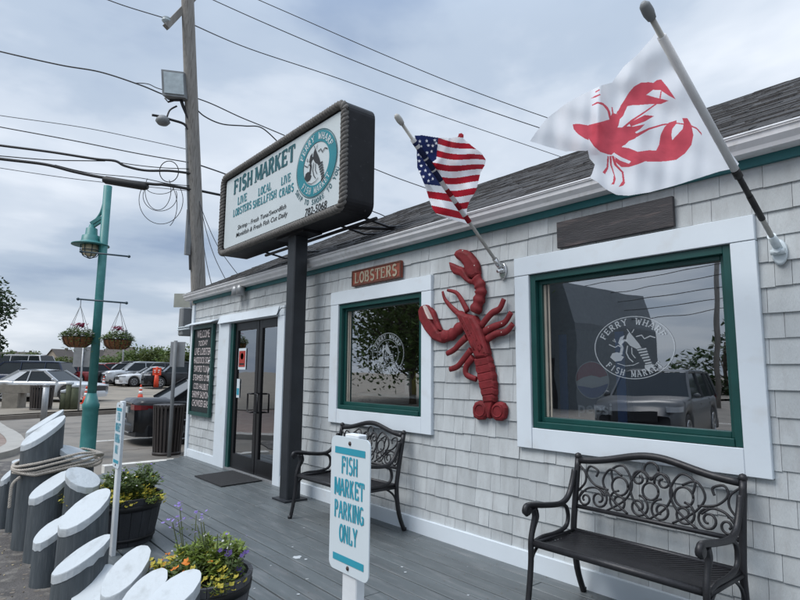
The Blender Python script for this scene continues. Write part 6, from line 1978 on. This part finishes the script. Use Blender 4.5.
# ------------------------------------------------------------------ trees and far things
def tree(name, label, q, H, Rr, trunk, nleaf, lm, group=None, leaf=.2, nclump=26, low=.25, seed=1):
    t = thing(name, label, 'tree', q, 0, group)
    rg = random.Random(seed)
    b = MB()
    b.tube(spline([(0, 0, 0), (rg.uniform(-.1, .1), 0, H*.25), (rg.uniform(-.2, .2), rg.uniform(-.1, .1), H*.6), (0, 0, H*.85)], 4), list(np.linspace(trunk, trunk*.3, 13)), 8)
    cl_ = []
    for i in range(nclump):
        a = rg.uniform(0, 2*math.pi); f = rg.uniform(low, 1.0)
        env = math.sin(min(1, (f-low*.6)/(1-low*.6))*math.pi*.92)**.7 if f > low*.6 else .3
        q_ = Rr*env*math.sqrt(rg.uniform(.15, 1))
        c = np.array([q_*math.cos(a), q_*math.sin(a), H*f*.95]); cl_.append((c, Rr*rg.uniform(.22, .40)))
        b.tube(spline([(0, 0, max(.2, c[2]*.55)), (c[0]*.5, c[1]*.5, c[2]*.8), tuple(c)], 3), list(np.linspace(trunk*.35, trunk*.06, 7)), 5)
    b.build('trunk', M['bark'], t)
    lf = MB()
    for k in range(nleaf):
        c, r_ = cl_[k % nclump]
        d = np.array([rg.gauss(0, 1), rg.gauss(0, 1), rg.gauss(0, .8)]); d = d/np.linalg.norm(d)*r_*rg.random()**.4
        dd = np.array([rg.uniform(-1, 1), rg.uniform(-1, 1), rg.uniform(-.8, .6)])
        s_ = leaf*rg.uniform(.6, 1.4)
        lf.leaf(c+d, s_, s_*.6, dd, np.array([rg.uniform(-.6, .6), rg.uniform(-.6, .6), 1]))
    lf.build('crown', lm, t)
    return t
tree('broadleaf_tree', 'large dark green tree at the left edge above the parked cars', lot(-60, 33), 7.1, 3.1, .28, 16000, M['leafD'], leaf=.26, nclump=48, low=.12, seed=3)
TG = 'low trees beyond the parking lot'
for i, (x, d, H_, R_, lab) in enumerate((
    (106, 96, 2.6, 2.6, 'leftmost low bush of the far tree line, under the right basket'), (118, 100, 3.0, 3.0, 'small round bush in the far tree line beneath the thin posts'), (131, 92, 3.6, 3.4, 'yellow-green bush in the far tree line above the black van'),
    (143, 90, 4.6, 3.6, 'tall bush in the far tree line above the silver crossover'), (152, 94, 5.0, 3.8, 'tallest dome-shaped tree of the far tree line'), (163, 90, 4.4, 3.6, 'broad bush in the far tree line above the red safety sign'),
    (176, 88, 4.4, 3.5, 'tree of the far tree line behind the dark sign post'), (189, 86, 4.8, 3.6, 'rightmost far tree, cut off by the building corner'), (199, 92, 4.2, 3.6, 'far tree hidden mostly behind the building corner'))):
    tree('far_bush', lab, lot(x, d), H_*.80, R_, .16, 2600, M['leafT'] if i % 2 else M['leafB'], TG, leaf=.42, nclump=22, low=.1, seed=20+i)
for i, (x, d, H_, R_, lab) in enumerate(((30, 118, 3.2, 3.4, 'far shrub between the distant houses at the left'), (66, 120, 2.6, 3.2, 'far shrub above the dark blue minivan'), (4, 116, 3.4, 3.4, 'far shrub at the foot of the left tree'))):
    tree('far_bush', lab, lot(x, d), H_, R_, .16, 1600, M['leafT'], TG, leaf=.42, nclump=16, low=.1, seed=40+i)
HG = 'distant houses beyond the lot'
def house(label, x, d, w, h, rh, sid, turn=0.0):
    q = lot(x, d)
    t = thing('house', label, 'house', q, angR+turn, HG)
    dp = w*.38
    b = MB(); b.box(-w/2, w/2, -dp, dp, -1, h); b.prism([(-dp, h), (0, h+rh), (dp, h)], lambda a, c, tt: (tt, a, c), -w/2, w/2); b.build('wall', sid, t)
    b = MB(); b.prism([(-dp-.4, h-.15), (0, h+rh+.08), (dp+.4, h-.15), (0, h+rh+.3)], lambda a, c, tt: (tt, a, c), -w/2-.3, w/2+.3)
    rf = b.build('roof', M['farroof'], t)
    b = MB(); b.box(w*.2, w*.2+.6, -.3, .3, h+rh*.5, h+rh+.7); b.build('chimney', M['farroof'], rf)
    for k in range(max(2, int(w/2.4))):
        xx = -w/2+1.1+k*2.2
        if xx > w/2-.5: break
        b = MB(); b.box(xx-.4, xx+.4, -dp-.05, -dp+.02, h*.35, h*.8); b.build('window', M['carglass'], t)
house('grey distant house at the far left behind the white van', 22, 150, 6, 2.6, 1.8, M['sidingA'], .5)
house('low tan distant house left of the centre of the far shore', 45, 160, 6, 2.4, 1.6, M['sidingB'], -.4)
house('tan distant house with a tall gable just left of the lamp post', 60, 155, 6, 3.0, 2.4, M['sidingB'], 1.3)
house('grey distant house seen beside the lamp post', 90, 150, 5, 3.0, 2.2, M['sidingA'], .3)
house('grey distant house with a brown roof under the left basket', 101, 150, 4.2, 2.8, 2.2, M['sidingA'], 1.4)
house('tan distant house with a broad roof under the right basket', 119, 140, 6, 3.4, 2.2, M['sidingB'], .2)
house('pale distant house half hidden by the left tree', 8, 155, 6, 2.6, 1.8, M['sidingA'], 1.2)
# a gull far off
q = atD(23, 309, 60)
b = MB(); b.tube([q-RH*.5+np.array([0, 0, .12]), q-RH*.2+np.array([0, 0, .03]), q, q+RH*.22+np.array([0, 0, .06]), q+RH*.5], [.02, .08, .11, .08, .02], 6, flat=.5)
tag(b.build('gull', M['greymetal']), 'tiny gull flying in the clouds right of the left tree', 'bird')

# ------------------------------------------------------------------ across the street, behind the photographer: what the windows mirror
def mir(px_, py_, k):                # the point that the glass plane mirrors into this sight line
    d = ray(px_, py_); q = CAM+d*k; return np.array([q[0], .13-q[1], q[2]])
q = mir(662, 430, 14)
make_car('dark crossover parked across the street, mirrored in the large window', M['p_grey'], 4.7, 1.88, 1.72, 'suv', None, (q[0], q[1], -.15), R(78))
q = mir(590, 371, 30)
t = thing('street_building', 'dark gabled building across the street mirrored in the large window', 'building', (q[0], q[1], -.15))
b = MB(); b.prism([(-1.7, 0), (1.7, 0), (1.7, 4.0), (1.1, 6.1), (-.6, 6.1), (-1.7, 3.4)], lambda a, c, tt: (a, tt, c), -4, 4); b.build('wall', mat('slate_siding', (.15, .17, .185), .8), t)
b = MB(); b.box(-1.2, .6, 3.99, 4.04, 0, 2.4); b.build('door', M['plastic'], t)
q = mir(716, 371, 26)
t = thing('utility_pole', 'utility pole across the street mirrored in the large window', 'utility pole', (q[0], q[1], -.15))
b = MB(); b.tube([(0, 0, 0), (.3, .2, 4.2), (.55, .3, 8.5)], [.13, .12, .10], 10); b.build('pole', M['polewood'], t)
b = MB(); b.bar((-.8, .3, 8), (1.8, .3, 8.1), .1, .1); b.build('crossarm', M['polewood'], t)
for i in range(5):
    a = np.array([q[0]-24, q[1]-2+i*.5, 4.6+i*.55]); c = np.array([q[0]+24, q[1]+1+i*.3, 6.4+i*.4])
    P = [a*(1-f)+c*f-np.array([0, 0, 1.0*math.sin(f*math.pi)]) for f in np.linspace(0, 1, 20)]
    b = MB(); b.tube(P, .02, 5)
    tag(b.build('street_wire', M['wire']), 'wire across the street mirrored in the large window, number %s from below' % ('one', 'two', 'three', 'four', 'five')[i], 'wire', 'wires across the street')
for i, (px_, k, H_, R_) in enumerate(((412, 27, 12, 5.4), (446, 34, 10, 4.4))):
    q = mir(px_, 371, k)
    tree('street_tree', 'tree across the street mirrored in the ' + ('smaller window at its middle', 'smaller window at its right')[i], (q[0], q[1], -.15), H_, R_, .2, 22000, M['leafB'], 'trees across the street', leaf=.24, nclump=60, low=.2, seed=60+i)
for i in range(8):
    q = np.array([-34+i*9, -34-(i % 3)*3])
    tree('street_tree', 'tree in the row far across the street, number %s from the road end' % ('one', 'two', 'three', 'four', 'five', 'six', 'seven', 'eight')[i], (q[0], q[1], -.3), 3.6+(i % 3)*.7, 3.6, .2, 1200, M['leafD'], 'trees across the street', leaf=.5, nclump=14, low=.1, seed=80+i)
